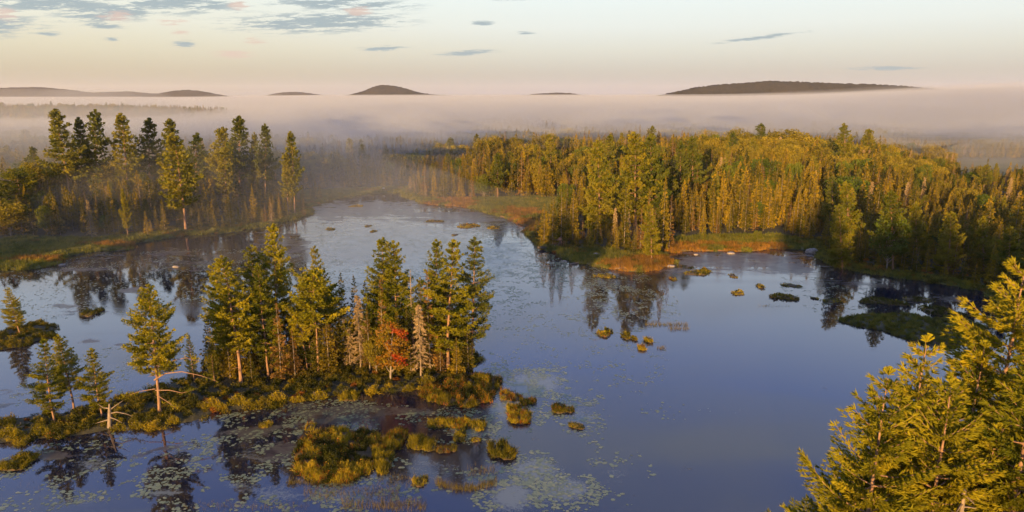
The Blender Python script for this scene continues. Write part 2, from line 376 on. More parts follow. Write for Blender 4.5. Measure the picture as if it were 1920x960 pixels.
# ------------------------------------------------------------------ water
WFILM = [  # (u, v, ru, rv, strength): floating mats, duckweed and mud, laid where they float
    (690, 392, 150, 22, .95), (850, 408, 120, 18, 1.0), (930, 425, 70, 10, .5), (620, 400, 60, 25, .8), (1390, 490, 170, 22, 1.05), (1480, 505, 90, 12, .9), (1300, 508, 80, 12, .7), (1180, 520, 60, 10, .4),
    (330, 475, 110, 12, .6), (520, 450, 60, 18, .8), (200, 480, 90, 14, .5), (380, 500, 160, 16, .5), (150, 505, 120, 10, .5), (430, 530, 90, 30, .4), (560, 470, 40, 40, .55),
    (115, 575, 45, 9, .8), (125, 583, 30, 10, .7), (170, 638, 22, 5, .9), (228, 646, 20, 4, .9), (258, 543, 35, 7, .8), (300, 570, 22, 4, .7), (12, 735, 40, 10, .8), (10, 758, 26, 8, .7), (190, 580, 15, 6, .9),
    (470, 812, 60, 12, 1.0), (520, 845, 50, 30, .85), (330, 845, 50, 16, .6), (100, 850, 80, 14, .7), (620, 775, 120, 22, 1.0), (700, 770, 140, 20, .75), (540, 800, 60, 14, .9), (430, 870, 50, 30, .4), (250, 855, 30, 6, .7),
    (860, 690, 40, 20, .6), (800, 790, 80, 30, .5), (1850, 500, 60, 12, .3), (1600, 530, 80, 14, .6), (1750, 560, 90, 14, .4), (1700, 610, 80, 12, .4)]
PALE = [(1000, 720, 70, 26, .9), (960, 760, 60, 40, .75), (880, 800, 70, 40, .6), (1090, 780, 45, 30, .55), (1000, 880, 60, 30, .8), (1060, 920, 60, 30, .8), (960, 930, 60, 40, .75), (900, 900, 60, 30, .5), (820, 880, 100, 30, .45),
        (640, 930, 120, 30, .6), (520, 930, 80, 40, .45), (310, 925, 50, 14, .7), (150, 935, 60, 12, .4), (450, 915, 60, 12, .5), (700, 900, 90, 20, .5), (1100, 660, 120, 60, .2), (1150, 880, 60, 50, .35), (1050, 730, 60, 40, .35), (860, 560, 140, 60, .35),
        (1120, 510, 80, 30, .2), (760, 460, 230, 75, .8), (930, 480, 110, 60, .6), (650, 540, 100, 60, .3), (200, 700, 120, 50, .25), (330, 860, 60, 40, .4), (180, 870, 60, 40, .4), (760, 420, 220, 30, .5), (1260, 770, 60, 14, .12), (480, 850, 90, 50, .35), (1150, 900, 50, 30, .35)]  # upper-pond patches also paint in a silvery sky reflection over the pale film
def px_arr(x, y):
    dep = y * math.cos(PITCH) + CH * math.sin(PITCH); dep = np.where(dep < 5, 5, dep)
    up = y * math.sin(PITCH) - CH * math.cos(PITCH)
    return 960 + FPX * x / dep, 480 - FPX * up / dep
def patch(x, y, L):
    u, v = px_arr(x, y); s = np.zeros(np.shape(x))
    for (a, b_, ru, rv, k) in L: s = np.maximum(s, k * np.clip(1.25 - np.hypot((u - a) / ru, (v - b_) / rv), 0, 1) / .8)
    return np.clip(s, 0, 1.1)
wx = axis_pts(-140, 190, 1.5, (-7000, 7000), 1.3); wy = axis_pts(25, 300, 1.5, (-480, 320), 1.3)
X, Y = np.meshgrid(wx, wy); idx = np.arange(X.size).reshape(X.shape)
F = np.stack([idx[:-1, :-1], idx[:-1, 1:], idx[1:, 1:], idx[1:, :-1]], -1).reshape(-1, 4)
film = patch(X, Y, WFILM); pale = patch(X, Y, PALE)
m, t, out = material('pond_water')
p = pos(t)
af = t.node('ShaderNodeAttribute'); af.attribute_name = 'film'; ap = t.node('ShaderNodeAttribute'); ap.attribute_name = 'pale'
wp_ = t.node('ShaderNodeMapping'); t.link(p, wp_.inputs[0]); wp_.inputs['Scale'].default_value = (.8, 1.3, 1)
nA = t.noise(wp_.outputs[0], .16, 7, .66, .5); nB = t.noise(p, 2.6, 4, .7); nC = t.noise(p, .05, 3)
ff = t.math('ADD', t.math('MULTIPLY', af.outputs['Fac'], .42), t.math('SUBTRACT', t.math('ADD', t.math('MULTIPLY', nA, 1.3), t.math('MULTIPLY', nB, .4)), .85))
filmf = t.smooth(ff, .20, .34)
nD = t.noise(wp_.outputs[0], .35, 5, .7, 1.0)
filmc = t.ramp(nD, [(.36, (.018, .014, .012)), (.46, (.06, .046, .038)), (.56, (.085, .08, .055)), (.68, (.12, .12, .08))])
pf = t.math('ADD', t.math('MULTIPLY', ap.outputs['Fac'], .42), t.math('SUBTRACT', t.math('ADD', t.math('MULTIPLY', nA, .5), t.math('MULTIPLY', nB, .5)), .5))
palef = t.math('MULTIPLY', t.smooth(pf, .15, .34), .6)
wb = t.node('ShaderNodeBsdfPrincipled'); wb.inputs['IOR'].default_value = 1.8; wm_ = t.node('ShaderNodeMapping'); t.link(p, wm_.inputs[0]); wm_.inputs['Rotation'].default_value = (0, 0, R(28)); wm_.inputs['Scale'].default_value = (.4, 1.6, 1)
wn_ = t.smooth(t.noise(wm_.outputs[0], .028, 4, .6, .5), .46, .64); t.link(t.math('ADD', t.math('MULTIPLY', wn_, .13), .015), wb.inputs['Roughness'])
t.link(t.mix(nC, (.005, .007, .016), (.008, .010, .022)), wb.inputs['Base Color'])
bu = t.node('ShaderNodeBump'); bu.inputs['Strength'].default_value = .02; bu.inputs['Distance'].default_value = .2; t.link(t.noise(p, 1.2, 3), bu.inputs['Height']); t.link(bu.outputs[0], wb.inputs['Normal'])
fb = t.node('ShaderNodeBsdfPrincipled'); t.link(filmc, fb.inputs['Base Color']); fb.inputs['Roughness'].default_value = .32; fb.inputs['IOR'].default_value = 1.3
pb = t.node('ShaderNodeBsdfPrincipled'); pb.inputs['Base Color'].default_value = (.20, .235, .20, 1); pb.inputs['Roughness'].default_value = .4
m1 = t.node('ShaderNodeMixShader'); t.link(palef, m1.inputs[0]); t.link(wb.outputs[0], m1.inputs[1]); t.link(pb.outputs[0], m1.inputs[2])
m2 = t.node('ShaderNodeMixShader'); t.link(t.math('MULTIPLY', filmf, .9), m2.inputs[0]); t.link(m1.outputs[0], m2.inputs[1]); t.link(fb.outputs[0], m2.inputs[2])
t.link(m2.outputs[0], out.inputs[0]); M['water'] = m
me = mesh_np('pond_water', np.stack([X, Y, 0 * X], -1).reshape(-1, 3), F, m, True, {'film': ('POINT', film.ravel()), 'pale': ('POINT', pale.ravel())})
tag(obj('pond_water', me), kind='structure')

# ------------------------------------------------------------------ tree builders (one mesh per part, shared by the copies)
def pine_meshes(seed, H=22., cbase=.32, rad=.17, nb=70, tsize=.4, tw=.22, k=6, spacing=.5, mat='pine', limbs=True, ragged=.45, lean=0.0, onesided=0.0, trunk_r=None, flat=.0, bark='bark', bare=0, outw=0):
    r = np.random.default_rng(seed); tr = Acc(); cr = Acc()
    tr_r = trunk_r or H * .0115
    zs = np.linspace(0, H, 14); bx = lean * (zs / H) ** 1.5 * H + np.cumsum(r.normal(0, .05, 14)) * H / 22; by = np.cumsum(r.normal(0, .05, 14)) * H / 22
    bx -= bx[0]; by -= by[0]
    ax = lambda z: np.array([np.interp(z, zs, bx), np.interp(z, zs, by), z])
    tr.tube(np.stack([bx, by, zs - .3], 1), tr_r * (1.0 - .93 * (zs / H) ** 1.1) * (1 + .35 * np.exp(-zs / .6)), 7)
    z = cbase * H; az0 = r.uniform(0, 6.28); t_ = 0
    wn = 5 if nb > 60 else 4
    levels = cbase + (1 - cbase) * ((np.arange(nb) // wn + .3) * wn + r.uniform(-.35, .35, nb)) / nb * .985; levels = np.minimum(levels, .99)
    gapm = r.uniform(0, 1, 24)
    for i, lv in enumerate(levels):
        tcr = (lv - cbase) / (1 - cbase)
        if tcr < 0: continue
        a = az0 + i * 2.4 + r.normal(0, .35)
        prof = (min(1, .55 + tcr * 1.8)) * (1 - tcr) ** (.9 if outw else .72) * (1 - flat) + flat * math.sqrt(max(0, 1 - (tcr * 1.0) ** 4))
        g = .55 + .9 * gapm[int(lv * 23)] * ragged + (1 - ragged) * .45
        L = rad * H * prof * 1.25 * g * r.uniform(.65, 1.15) * (1 + onesided * math.cos(a))
        L = max(L, .028 * H)
        pitch = -.04 + .70 * tcr ** 1.6 + r.normal(0, .09); curve = .12 + r.uniform(0, .20)
        p0 = ax(lv * H); sN = 7; s = np.linspace(0, 1, sN)
        dirh = np.array([math.cos(a), math.sin(a), 0]); sideh = np.array([-math.sin(a), math.cos(a), 0])
        bend = r.normal(0, .12)
        P = p0 + np.outer(s * L, dirh) + np.outer(bend * s * s * L, sideh); P[:, 2] += L * (pitch * s - .18 * np.sin(s * 3.1) * (1 - tcr) + curve * s ** 2.2)
        if limbs: tr.tube(P, np.linspace(max(.02, .012 * L + .02), .012, sN), 4, cap=False)
        # sprays
        st = max(2, int(L * .72 / spacing)); ss = np.linspace(.30 if tcr < .7 else .1, 1.0, st + 1)
        pts = []; dirs = []
        for q in ss:
            c = np.array([np.interp(q, s, P[:, j]) for j in range(3)])
            up = pitch + 2 * curve * q
            pts.append(c[None]); dirs.append((dirh * .8 + np.array([0, 0, up * .6 + .35]))[None])
            bl = L * (.10 + .30 * math.sin(min(1, (1.02 - q) * 1.25) * 1.57)) * r.uniform(.7, 1.2)
            for sg in (-1, 1):
                n = max(1, int(bl / spacing * 1.25)); w_ = (np.arange(n) + r.uniform(.3, 1)) / n
                dd = dirh * .75 + sideh * sg * .85 + np.array([0, 0, .18])
                pts.append(c + np.outer(w_ * bl, dd) + r.normal(0, .05 * spacing / .5, (n, 3)))
                dirs.append(np.tile(dirh * (1.0 if outw else .55) + sideh * sg * .45 + np.array([0, 0, .28 if outw else .75]), (n, 1)))
        pts = np.vstack(pts); dirs = np.vstack(dirs)
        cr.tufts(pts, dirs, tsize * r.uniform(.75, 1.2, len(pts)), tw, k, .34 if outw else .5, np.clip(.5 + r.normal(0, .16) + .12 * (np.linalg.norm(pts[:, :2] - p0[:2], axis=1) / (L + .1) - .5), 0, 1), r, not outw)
    cr.tufts(np.tile(ax(H * .995), (4, 1)), np.tile([0, 0, 1.], (4, 1)), tsize * 1.3, tw, k, .35, .6, r, True)
    for i in range(bare):   # dead snags of limbs on the lower trunk
        lv = r.uniform(.12, cbase + .1); a = r.uniform(0, 6.28); L = rad * H * r.uniform(.2, .6); s = np.linspace(0, 1, 4)
        P = ax(lv * H) + np.outer(s * L, [math.cos(a), math.sin(a), 0]); P[:, 2] += L * (.1 * s - .25 * s * s)
        tr.tube(P, np.linspace(.05, .012, 4), 4, cap=False)
    return tr.mesh('trunk', M[bark], True), cr.mesh('crown', M[mat])

def spruce_meshes(seed, H=13., rad=.13, cbase=.06, nb=70, tsize=.42, tw=.34, k=4, spacing=.42, mat='spruce', droop=.35, thin=0.0, bark='bark_grey'):
    r = np.random.default_rng(seed); tr = Acc(); cr = Acc()
    zs = np.linspace(0, H, 8); wob = np.cumsum(r.normal(0, .03, 8)); wob -= wob[0]
    tr.tube(np.stack([wob, wob * .5, zs - .3], 1), H * .009 * (1 - .93 * zs / H), 6)
    mod = r.uniform(.75, 1.15, 16)
    for i in range(nb):
        tcr = (i + r.uniform(0, 1)) / nb; lv = cbase + (1 - cbase) * tcr
        if r.uniform() < thin: continue
        a = i * 2.4 + r.normal(0, .4); L = rad * H * (1 - tcr) ** .92 * r.uniform(.65, 1.15) * mod[int(tcr * 15)] * min(1, .6 + tcr * 3) + .04
        p0 = np.array([np.interp(lv * H, zs, wob), np.interp(lv * H, zs, wob) * .5, lv * H])
        dirh = np.array([math.cos(a), math.sin(a), 0]); sideh = np.array([-math.sin(a), math.cos(a), 0])
        n = max(2, int(L / spacing)); s = (np.arange(n) + r.uniform(.2, .9)) / n
        pitch = (.6 * tcr ** 2 - droop * (1 - tcr))
        P = p0 + np.outer(s * L, dirh); P[:, 2] += L * (pitch * s + .25 * s * s)
        wd = L * .32 * (1.1 - s)
        pts = np.vstack([P, P + sideh * wd[:, None], P - sideh * wd[:, None]])
        dd = np.tile(dirh * .9 + np.array([0, 0, .05]), (len(pts), 1)) + np.vstack([0 * P, np.tile(sideh * .5, (n, 1)), np.tile(-sideh * .5, (n, 1))])
        cr.tufts(pts, dd, tsize * r.uniform(.8, 1.2, len(pts)) * (.28 + .80 * (1 - tcr) ** .8), tw, k, .42, np.clip(.5 + r.normal(0, .17), 0, 1), r, True)
    cr.tufts(np.array([[wob[-1], wob[-1] * .5, H * q] for q in (.93, .96, .99)]), np.tile([0, 0, 1.], (3, 1)), tsize * 1.0, tw * .4, k, .12, .6, r)
    return tr.mesh('trunk', M[bark], True), cr.mesh('crown', M[mat])

def dead_meshes(seed, H=12., rad=.13, nb=90, fuzz=1.0, mat='lichen', top=1.0):
    r = np.random.default_rng(seed); tr = Acc(); cr = Acc()
    zs = np.linspace(0, H, 9); wob = np.cumsum(r.normal(0, .04, 9)); wob -= wob[0]
    tr.tube(np.stack([wob, wob * .4, zs - .3], 1), H * .010 * (1 - .85 * zs / H) + .01, 6)
    for i in range(nb):
        tcr = (i + r.uniform(0, 1)) / nb; lv = .12 + .87 * tcr; a = i * 2.4 + r.normal(0, .5)
        L = rad * H * ((1 - tcr) ** .75) * r.uniform(.5, 1.15) + .12
        p0 = np.array([np.interp(lv * H, zs, wob), np.interp(lv * H, zs, wob) * .4, lv * H]); s = np.linspace(0, 1, 5)
        P = p0 + np.outer(s * L, [math.cos(a), math.sin(a), 0]); P[:, 2] += L * (.12 * s - .75 * s * s + .35 * s ** 3)
        tr.tube(P, np.linspace(.035, .010, 5), 3, cap=False)
        if fuzz:
            n = int(11 * fuzz); q = r.uniform(.25, 1, n); c = np.stack([np.interp(q, s, P[:, j]) for j in range(3)], 1)
            cr.tufts(c, np.tile([math.cos(a) * .6, math.sin(a) * .6, -.5], (n, 1)), .36, .22, 4, .6, .5 + r.normal(0, .15), r)
    return tr.mesh('trunk', M['dead'], True), (cr.mesh('crown', M[mat]) if fuzz else None)

def broad_meshes(seed, H=12., rad=.3, nleaf=3500, lsize=.45, mat='birch', cbase=.3, clumps=16, tintf=None, bark='bark_grey'):
    r = np.random.default_rng(seed); tr = Acc(); cr = Acc()
    tr.tube(np.stack([np.zeros(6), np.zeros(6), np.linspace(-.3, H * .8, 6)], 1), np.linspace(H * .014, .04, 6), 6)
    cz = H * (cbase + (1 - cbase) * .5); rz = H * (1 - cbase) * .5; rr = rad * H
    C = []
    for i in range(clumps):
        ph = i * 2.4 + r.normal(0, .3); tz = -0.85 + 1.75 * (i + .5) / clumps; hr = math.sqrt(max(.05, 1 - tz * tz)) * r.uniform(.45, .85)
        c = np.array([math.cos(ph) * hr * rr, math.sin(ph) * hr * rr, cz + tz * rz * .8]); C.append(c)
        s = np.linspace(0, 1, 5); p0 = np.array([0, 0, max(H * .12, c[2] - rr * .9)]); P = p0 + np.outer(s, c - p0); P[:, 2] -= .12 * rr * np.sin(s * 3.14)
        tr.tube(P, np.linspace(H * .006 + .01, .012, 5), 4, cap=False)
    per = nleaf // clumps
    for c in C:
        v = r.normal(0, 1, (per, 3)); v /= np.linalg.norm(v, axis=1)[:, None]
        cr_ = rr * r.uniform(.36, .58); P = c + v * (cr_ * r.uniform(.35, 1.08, per) ** .6)[:, None] * np.array([1, 1, .8])
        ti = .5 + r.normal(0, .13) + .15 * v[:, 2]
        if tintf: ti = tintf(P, ti)
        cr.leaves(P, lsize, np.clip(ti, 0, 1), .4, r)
    return tr.mesh('trunk', M[bark], True), cr.mesh('crown', M[mat])

def shrub_mesh(seed, rad=1.0, h=.8, nleaf=260, lsize=.16, mat='shrub'):
    r = np.random.default_rng(seed); cr = Acc()
    for i in range(7):
        a = r.uniform(0, 6.28); q = r.uniform(0, .6) * rad; c = np.array([math.cos(a) * q, math.sin(a) * q, 0])
        n = nleaf // 7; v = r.normal(0, 1, (n, 3)); v[:, 2] = abs(v[:, 2]); v /= np.linalg.norm(v, axis=1)[:, None]
        P = c + v * np.array([rad * .5, rad * .5, h]) * r.uniform(.5, 1.0, (n, 1)) * r.uniform(.7, 1.1)
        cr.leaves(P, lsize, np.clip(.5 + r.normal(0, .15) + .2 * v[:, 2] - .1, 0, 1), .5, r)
        k = max(5, n // 5); cr.tufts(P[:k] * [1, 1, .6], v[:k] + [0, 0, .6], lsize * 2.2, .14, 3, .4, .5, r)
    return cr.mesh('shrub_leaves', M[mat])
def tuft_mesh(seed, h=1.0, rad=.5, n=26, w=.10, mat='grass_orange'):
    r = np.random.default_rng(seed); cr = Acc(); P = np.stack([r.normal(0, rad * .5, n), r.normal(0, rad * .5, n), np.zeros(n)], 1)
    D = np.tile([0, 0, 1.], (n, 1)); cr.tufts(P, D, h * r.uniform(.6, 1.1, n), w, 2, .22, .5, r)
    return cr.mesh('grass_blades', M[mat])

KINDS = {}
# foreground pines: dense needle sprays
KINDS['fore'] = [pine_meshes(s, 25, .22, .225, 115, .36, .27, 9, .225, 'pine', outw=1, bare=8, lean=l, ragged=rg) for s, l, rg in ((11, .015, .5), (12, -.01, .4), (13, .0, .6))]
KINDS['pine'] = [pine_meshes(s, 20, cb, rd, 90, .40, .34, 7, .30, 'pine', bare=6, lean=ln, ragged=rg) for s, cb, rd, ln, rg in ((21, .22, .16, 0, .5), (22, .30, .15, .01, .6), (23, .18, .17, -.01, .4), (24, .34, .17, .0, .8), (25, .15, .16, .02, .7))]
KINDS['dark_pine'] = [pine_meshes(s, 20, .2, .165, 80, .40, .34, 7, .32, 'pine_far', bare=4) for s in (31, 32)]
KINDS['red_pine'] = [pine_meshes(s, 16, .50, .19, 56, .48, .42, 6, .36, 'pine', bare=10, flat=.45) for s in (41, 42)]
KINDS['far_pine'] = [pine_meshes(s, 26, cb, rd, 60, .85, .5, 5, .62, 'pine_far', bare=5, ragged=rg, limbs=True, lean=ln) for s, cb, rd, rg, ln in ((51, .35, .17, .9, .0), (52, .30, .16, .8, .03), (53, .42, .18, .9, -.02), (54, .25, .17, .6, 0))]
KINDS['mid_pine'] = [pine_meshes(s, 22, cb, .175, 74, .66, .42, 6, .46, 'pine_mid', bare=3, ragged=.4) for s, cb in ((61, .15), (62, .1), (63, .2))]
KINDS['spruce'] = [spruce_meshes(s, 13, rd, nb=84, thin=th, tsize=.48, tw=.5) for s, rd, th in ((71, .165, 0), (72, .135, .1), (73, .185, 0), (74, .12, .1))]
KINDS['far_spruce'] = [spruce_meshes(s, 13, rd, nb=54, tsize=.78, tw=.6, spacing=.7, k=4, thin=th) for s, rd, th in ((81, .18, 0), (82, .145, .1), (83, .20, 0), (84, .165, .15), (85, .13, .0))]
KINDS['brown_spruce'] = [spruce_meshes(s, 13, .12, nb=60, tsize=.5, tw=.4, thin=.2, mat='spruce_brown') for s in (91, 92)]
KINDS['dead'] = [dead_meshes(s, 12, rd, 90) for s, rd in ((101, .14), (102, .17))]
KINDS['bare'] = [dead_meshes(s, 12, .12, 60, 0) for s in (111, 112)]
def maple_tint(P, ti): return np.clip(.30 + .62 * (np.sin(P[:, 2] * 2.1 + P[:, 0] * 1.1 + .6) > .5) * (P[:, 0] > -.3) + (np.asarray(ti) - .5) * .6, 0, 1)
KINDS['maple'] = [broad_meshes(121, 8, .20, 2600, .24, 'maple', .08, 16, maple_tint)]
KINDS['birch'] = [broad_meshes(s, 13, .32, 3600, .55, 'birch', .25, 18) for s in (131, 132, 133)]
KINDS['green_broad'] = [broad_meshes(s, 12, .3, 3200, .5, 'birch_green', .15, 16) for s in (141, 142)]
HREF = dict(fore=25, pine=20, dark_pine=20, red_pine=16, far_pine=26, mid_pine=22, spruce=13, far_spruce=13, brown_spruce=13, dead=12, bare=12, maple=8, birch=13, green_broad=12)
NAME = dict(fore='pine_tree', pine='pine_tree', dark_pine='pine_tree', red_pine='pine_tree', far_pine='pine_tree', mid_pine='pine_tree', spruce='spruce_tree', far_spruce='spruce_tree',
            brown_spruce='spruce_tree', dead='dead_spruce', bare='dead_tree', maple='maple_tree', birch='birch_tree', green_broad='broadleaf_tree')
CAT = dict(pine_tree='pine tree', spruce_tree='spruce tree', dead_spruce='dead spruce', dead_tree='dead tree', maple_tree='maple tree', birch_tree='birch tree', broadleaf_tree='leafy tree')
cnt = [0]; TREES = []
def tree(kind, x, y, h, label, group=None, width=1.0, rz=None, var=None, z=None, tilt=0.0):
    cnt[0] += 1; L = KINDS[kind]; tm, cm = L[(cnt[0] if var is None else var) % len(L)]
    z = float(height(np.array([x]), np.array([y]))[0]) if z is None else z
    e = bpy.data.objects.new(NAME[kind], None); COL.objects.link(e); e.empty_display_size = .5
    e.location = (x, y, z - .05); s = h / HREF[kind]; e.scale = (s * width, s * width, s)
    e.rotation_euler = (0, tilt, random.uniform(0, 6.28) if rz is None else rz)
    if tilt: e.rotation_mode = 'ZYX'
    tag(e, label, CAT[NAME[kind]], group)
    obj('trunk', tm, e)
    if cm: obj('crown', cm, e)
    TREES.append((x, y, 1.3 * h / 15)); return e
def tpx(kind, ub, vb, vt, label, group=None, ut=None, **kw):
    """tree whose foot stands at the ground point seen at (ub, vb) and whose tip reaches vt"""
    x, y = ground(ub, vb, .4)
    lo, hi = 1.0, 60.0
    for _ in range(30):
        mid = (lo + hi) / 2
        if to_px(x, y, mid)[1] > vt: lo = mid
        else: hi = mid
    if ut is not None:
        ux = to_px(x, y, lo)[0]; dx_ = (ut - ux) / FPX * (y * .974 + 8)
        kw['tilt'] = math.atan2(dx_, lo)
    return tree(kind, x, y, lo, label, group, **kw)

# ------------------------------------------------------------------ the island's trees, left to right
IS = 'trees of the long island'
tpx('pine', 38, 627, 543, 'small leaning pine alone on the dark islet at the left edge', None, ut=16, var=0, width=1.15)
tpx('pine', 102, 790, 643, 'leftmost yellow-green pine at the western tip of the island', IS, ut=76, var=4, width=1.1)
tpx('pine', 139, 768, 632, 'straight pine just right of the leftmost island pine', IS, ut=113, var=1, width=1.2)
tpx('pine', 192, 781, 660, 'short bushy pine beside the broken grey snag', IS, ut=166, var=4, width=1.2)
tpx('pine', 300, 774, 543, 'tall lone gnarled pine with long bare low limbs reaching right', IS, ut=276, var=3, width=1.1)
tpx('dark_pine', 364, 713, 632, 'thin dark spruce-like pine between the gnarled pine and the main grove', IS, ut=352, width=.7)
tpx('dark_pine', 402, 717, 650, 'low dark pine at the left foot of the grove', IS, width=1.2)
tpx('pine', 452, 716, 488, 'tall broad pine with twin reddish stems at the left end of the grove', IS, ut=420, var=1, width=1.25)
tpx('pine', 437, 700, 500, 'slimmer stem of the twin pines at the left end of the grove', IS, ut=405, var=2, width=1.1)
tpx('pine', 476, 680, 466, 'pine behind the twin-stemmed pines with a pointed pale top', IS, ut=469, var=2)
tpx('pine', 503, 706, 502, 'bright narrow pine in front of the tallest left-hand pine', IS, ut=484, var=0, width=.85)
tpx('pine', 524, 672, 428, 'tallest pine of the island with a fan-shaped yellow crown', IS, ut=514, var=2, width=.95)
tpx('brown_spruce', 527, 712, 572, 'browned spruce with pale bare twigs below the tallest pine', IS, width=1.3)
tpx('dark_pine', 604, 668, 468, 'dark green pine standing in shade behind the bare red trunk', IS, ut=593, width=.8)
tpx('red_pine', 598, 698, 518, 'red pine with a long bare orange trunk and flat crown', IS, ut=588, var=0, width=1.1)
tpx('red_pine', 577, 696, 588, 'thin young red pine leaning beside the long bare trunk', IS, ut=560, var=1, width=.8)
tpx('spruce', 554, 690, 580, 'small spruce left of the bare orange trunk', IS)
tpx('spruce', 617, 698, 600, 'bushy lit spruce right of the bare orange trunk', IS, width=1.6)
tpx('spruce', 473, 716, 663, 'short gold-tinged spruce at the foot of the twin pines', IS, width=1.6)
tpx('spruce', 648, 682, 517, 'slim dark spruce with brown middle behind the pale dead spruce', IS, width=1.0)
tpx('spruce', 672, 676, 521, 'dark-topped spruce next to the slim dark spruce', IS, width=1.0)
tpx('dead', 657, 686, 620, 'short dead spruce with drooping pale twigs in the middle of the grove', IS, width=1.4)
tpx('dead', 676, 692, 556, 'tall half-dead greyish spruce left of the slender green one', IS, width=1.0)
tpx('spruce', 693, 692, 580, 'slender gold-green spruce left of the red maple', IS, width=.9)
tpx('pine', 716, 682, 453, 'left of the two bright pines above the red maple', IS, ut=718, var=2, width=1.05)
tpx('pine', 748, 684, 460, 'right of the two bright pines above the red maple', IS, ut=741, var=0, width=1.05)
tpx('brown_spruce', 719, 694, 530, 'brown spruce rising behind the red maple', IS, width=.9)
tpx('maple', 732, 712, 597, 'young maple with scarlet patches at the front of the grove', IS, ut=737, rz=.4, width=1.25)
tpx('birch', 706, 700, 636, 'small yellow-green leafy tree left of the maple', IS, width=.9)
tpx('bare', 775, 690, 505, 'thin leafless dead tree poking up right of the bright pine pair', IS, width=.9)
tpx('spruce', 766, 694, 585, 'spruce between the maple and the big pale dead spruce', IS, width=1.1)
tpx('dead', 789, 704, 574, 'big pale dead spruce with drooping lichened twigs', IS, width=1.15)
tpx('dark_pine', 792, 680, 527, 'small dark tree top between the two pine groups', IS, width=.9)
tpx('pine', 820, 678, 457, 'dark green pine at the back of the right-hand trio', IS, ut=816, var=2, width=.9)
tpx('brown_spruce', 807, 692, 512, 'orange-brown spruce in front of the right-hand trio', IS, width=1.0)
tpx('pine', 840, 690, 458, 'broad bright pine in the middle of the right-hand trio', IS, ut=842, var=4, width=1.2)
tpx('dark_pine', 884, 676, 450, 'dark pine with lit branch tips at the right end of the island', IS, ut=890, width=1.1)
tpx('brown_spruce', 826, 698, 648, 'low golden spruce under the broad bright pine', IS, width=1.8)
tpx('spruce', 587, 660, 540, 'spruce hidden behind the red pine crown', IS)
tpx('spruce', 628, 662, 548, 'spruce half seen behind the long bare trunk', IS, width=1.2)
tpx('spruce', 690, 664, 532, 'dark spruce behind the middle of the grove', IS, width=1.1)
tpx('spruce', 766, 664, 530, 'dark spruce at the back between the pine groups', IS, width=1.1)
tpx('spruce', 856, 672, 580, 'green spruce under the right-hand trio', IS, width=1.5)
tpx('spruce', 432, 708, 610, 'green spruce at the left foot of the twin pines', IS, width=1.4)
tpx('spruce', 540, 675, 560, 'dark spruce beneath the tallest pine', IS, width=1.3)

ORDN = ['nearest', 'second', 'third', 'fourth', 'fifth', 'sixth', 'seventh', 'eighth', 'ninth', 'tenth', 'eleventh', 'twelfth']
fill = []; rf = np.random.default_rng(404)
for c_ in range(44): fill.append((398 + 11.3 * c_ + rf.uniform(-6, 6), rf.uniform(662, 708) - 6 * (c_ > 34)))
ILM = [(452, 'twin-stemmed pines'), (524, 'tallest island pine'), (598, 'long bare orange trunk'), (657, 'short dead spruce'), (732, 'red maple'), (789, 'big pale dead spruce'), (840, 'broad bright pine of the right-hand trio')]
bk = {}
for c_, (a_, b_) in enumerate(fill):
    j_ = min(range(len(ILM)), key=lambda q_: abs(ILM[q_][0] - a_)); bk.setdefault((j_, a_ < ILM[j_][0]), []).append((abs(ILM[j_][0] - a_), c_))
for (j_, lf_), L_ in bk.items():
    for q_, (dd_, c_) in enumerate(sorted(L_)):
        a_, b_ = fill[c_]; kind_ = ('spruce', 'spruce', 'brown_spruce', 'spruce', 'dark_pine', 'spruce')[c_ % 6]
        tpx(kind_, a_, b_, b_ - rf.uniform(55, 118), f"{ORDN[q_]} undergrowth {'pine' if 'pine' in kind_ else 'spruce'} to the {'left' if lf_ else 'right'} of the {ILM[j_][1]}", IS, width=rf.uniform(1.1, 1.6))

# ------------------------------------------------------------------ foreground pines on the near right shore
def near(kind, ut, vt, h, label, **kw):
    d_ = ray(ut, vt); t_ = (h + 1.0 - CH) / d_.z
    return tree(kind, d_.x * t_, d_.y * t_, h, label, 'pines on the near shore', z=1.0, **kw)
near('fore', 1652, 706, 24.5, 'nearest pine with a sunlit orange trunk beside the open water', var=0, rz=2.1, tilt=.03)
near('fore', 1738, 636, 25.5, 'yellow pine with an open top, second from the open water', var=1, rz=.5, tilt=.01)
near('fore', 1912, 482, 29.0, 'tallest foreground pine cut by the right edge', var=2, rz=4.0, width=1.05)
near('fore', 1836, 640, 24.0, 'bushy foreground pine left of the tallest one', var=0, rz=5.2, width=1.0)
near('fore', 1906, 700, 21.5, 'lower right foreground pine with a bright stretch of trunk', var=1, rz=3.3, width=1.1)
near('fore', 1792, 830, 19.0, 'small tapering pine low in the foreground stand', var=2, rz=1.0, width=1.0)
near('fore', 1788, 712, 24.0, 'shaded pine in the middle of the foreground stand', var=2, rz=2.7)
near('fore', 1965, 640, 26.0, 'foreground pine mostly outside the right edge', var=1, rz=.2)
near('fore', 1690, 850, 18.5, 'low pine under the nearest one with a bare lower stem', var=1, rz=4.4, width=.9)
near('fore', 1612, 856, 18.5, 'lowest pine at the left foot of the foreground stand', var=1, rz=2.9)
near('fore', 1752, 770, 21.0, 'young pine in the heart of the foreground stand', var=0, rz=1.4)
near('fore', 1862, 800, 20.5, 'low bushy pine right of the small tapering one', var=2, rz=5.0)
near('bare', 1811, 906, 19.0, 'broken dead pine top with bleached stubs of limbs', var=0, width=2.0)
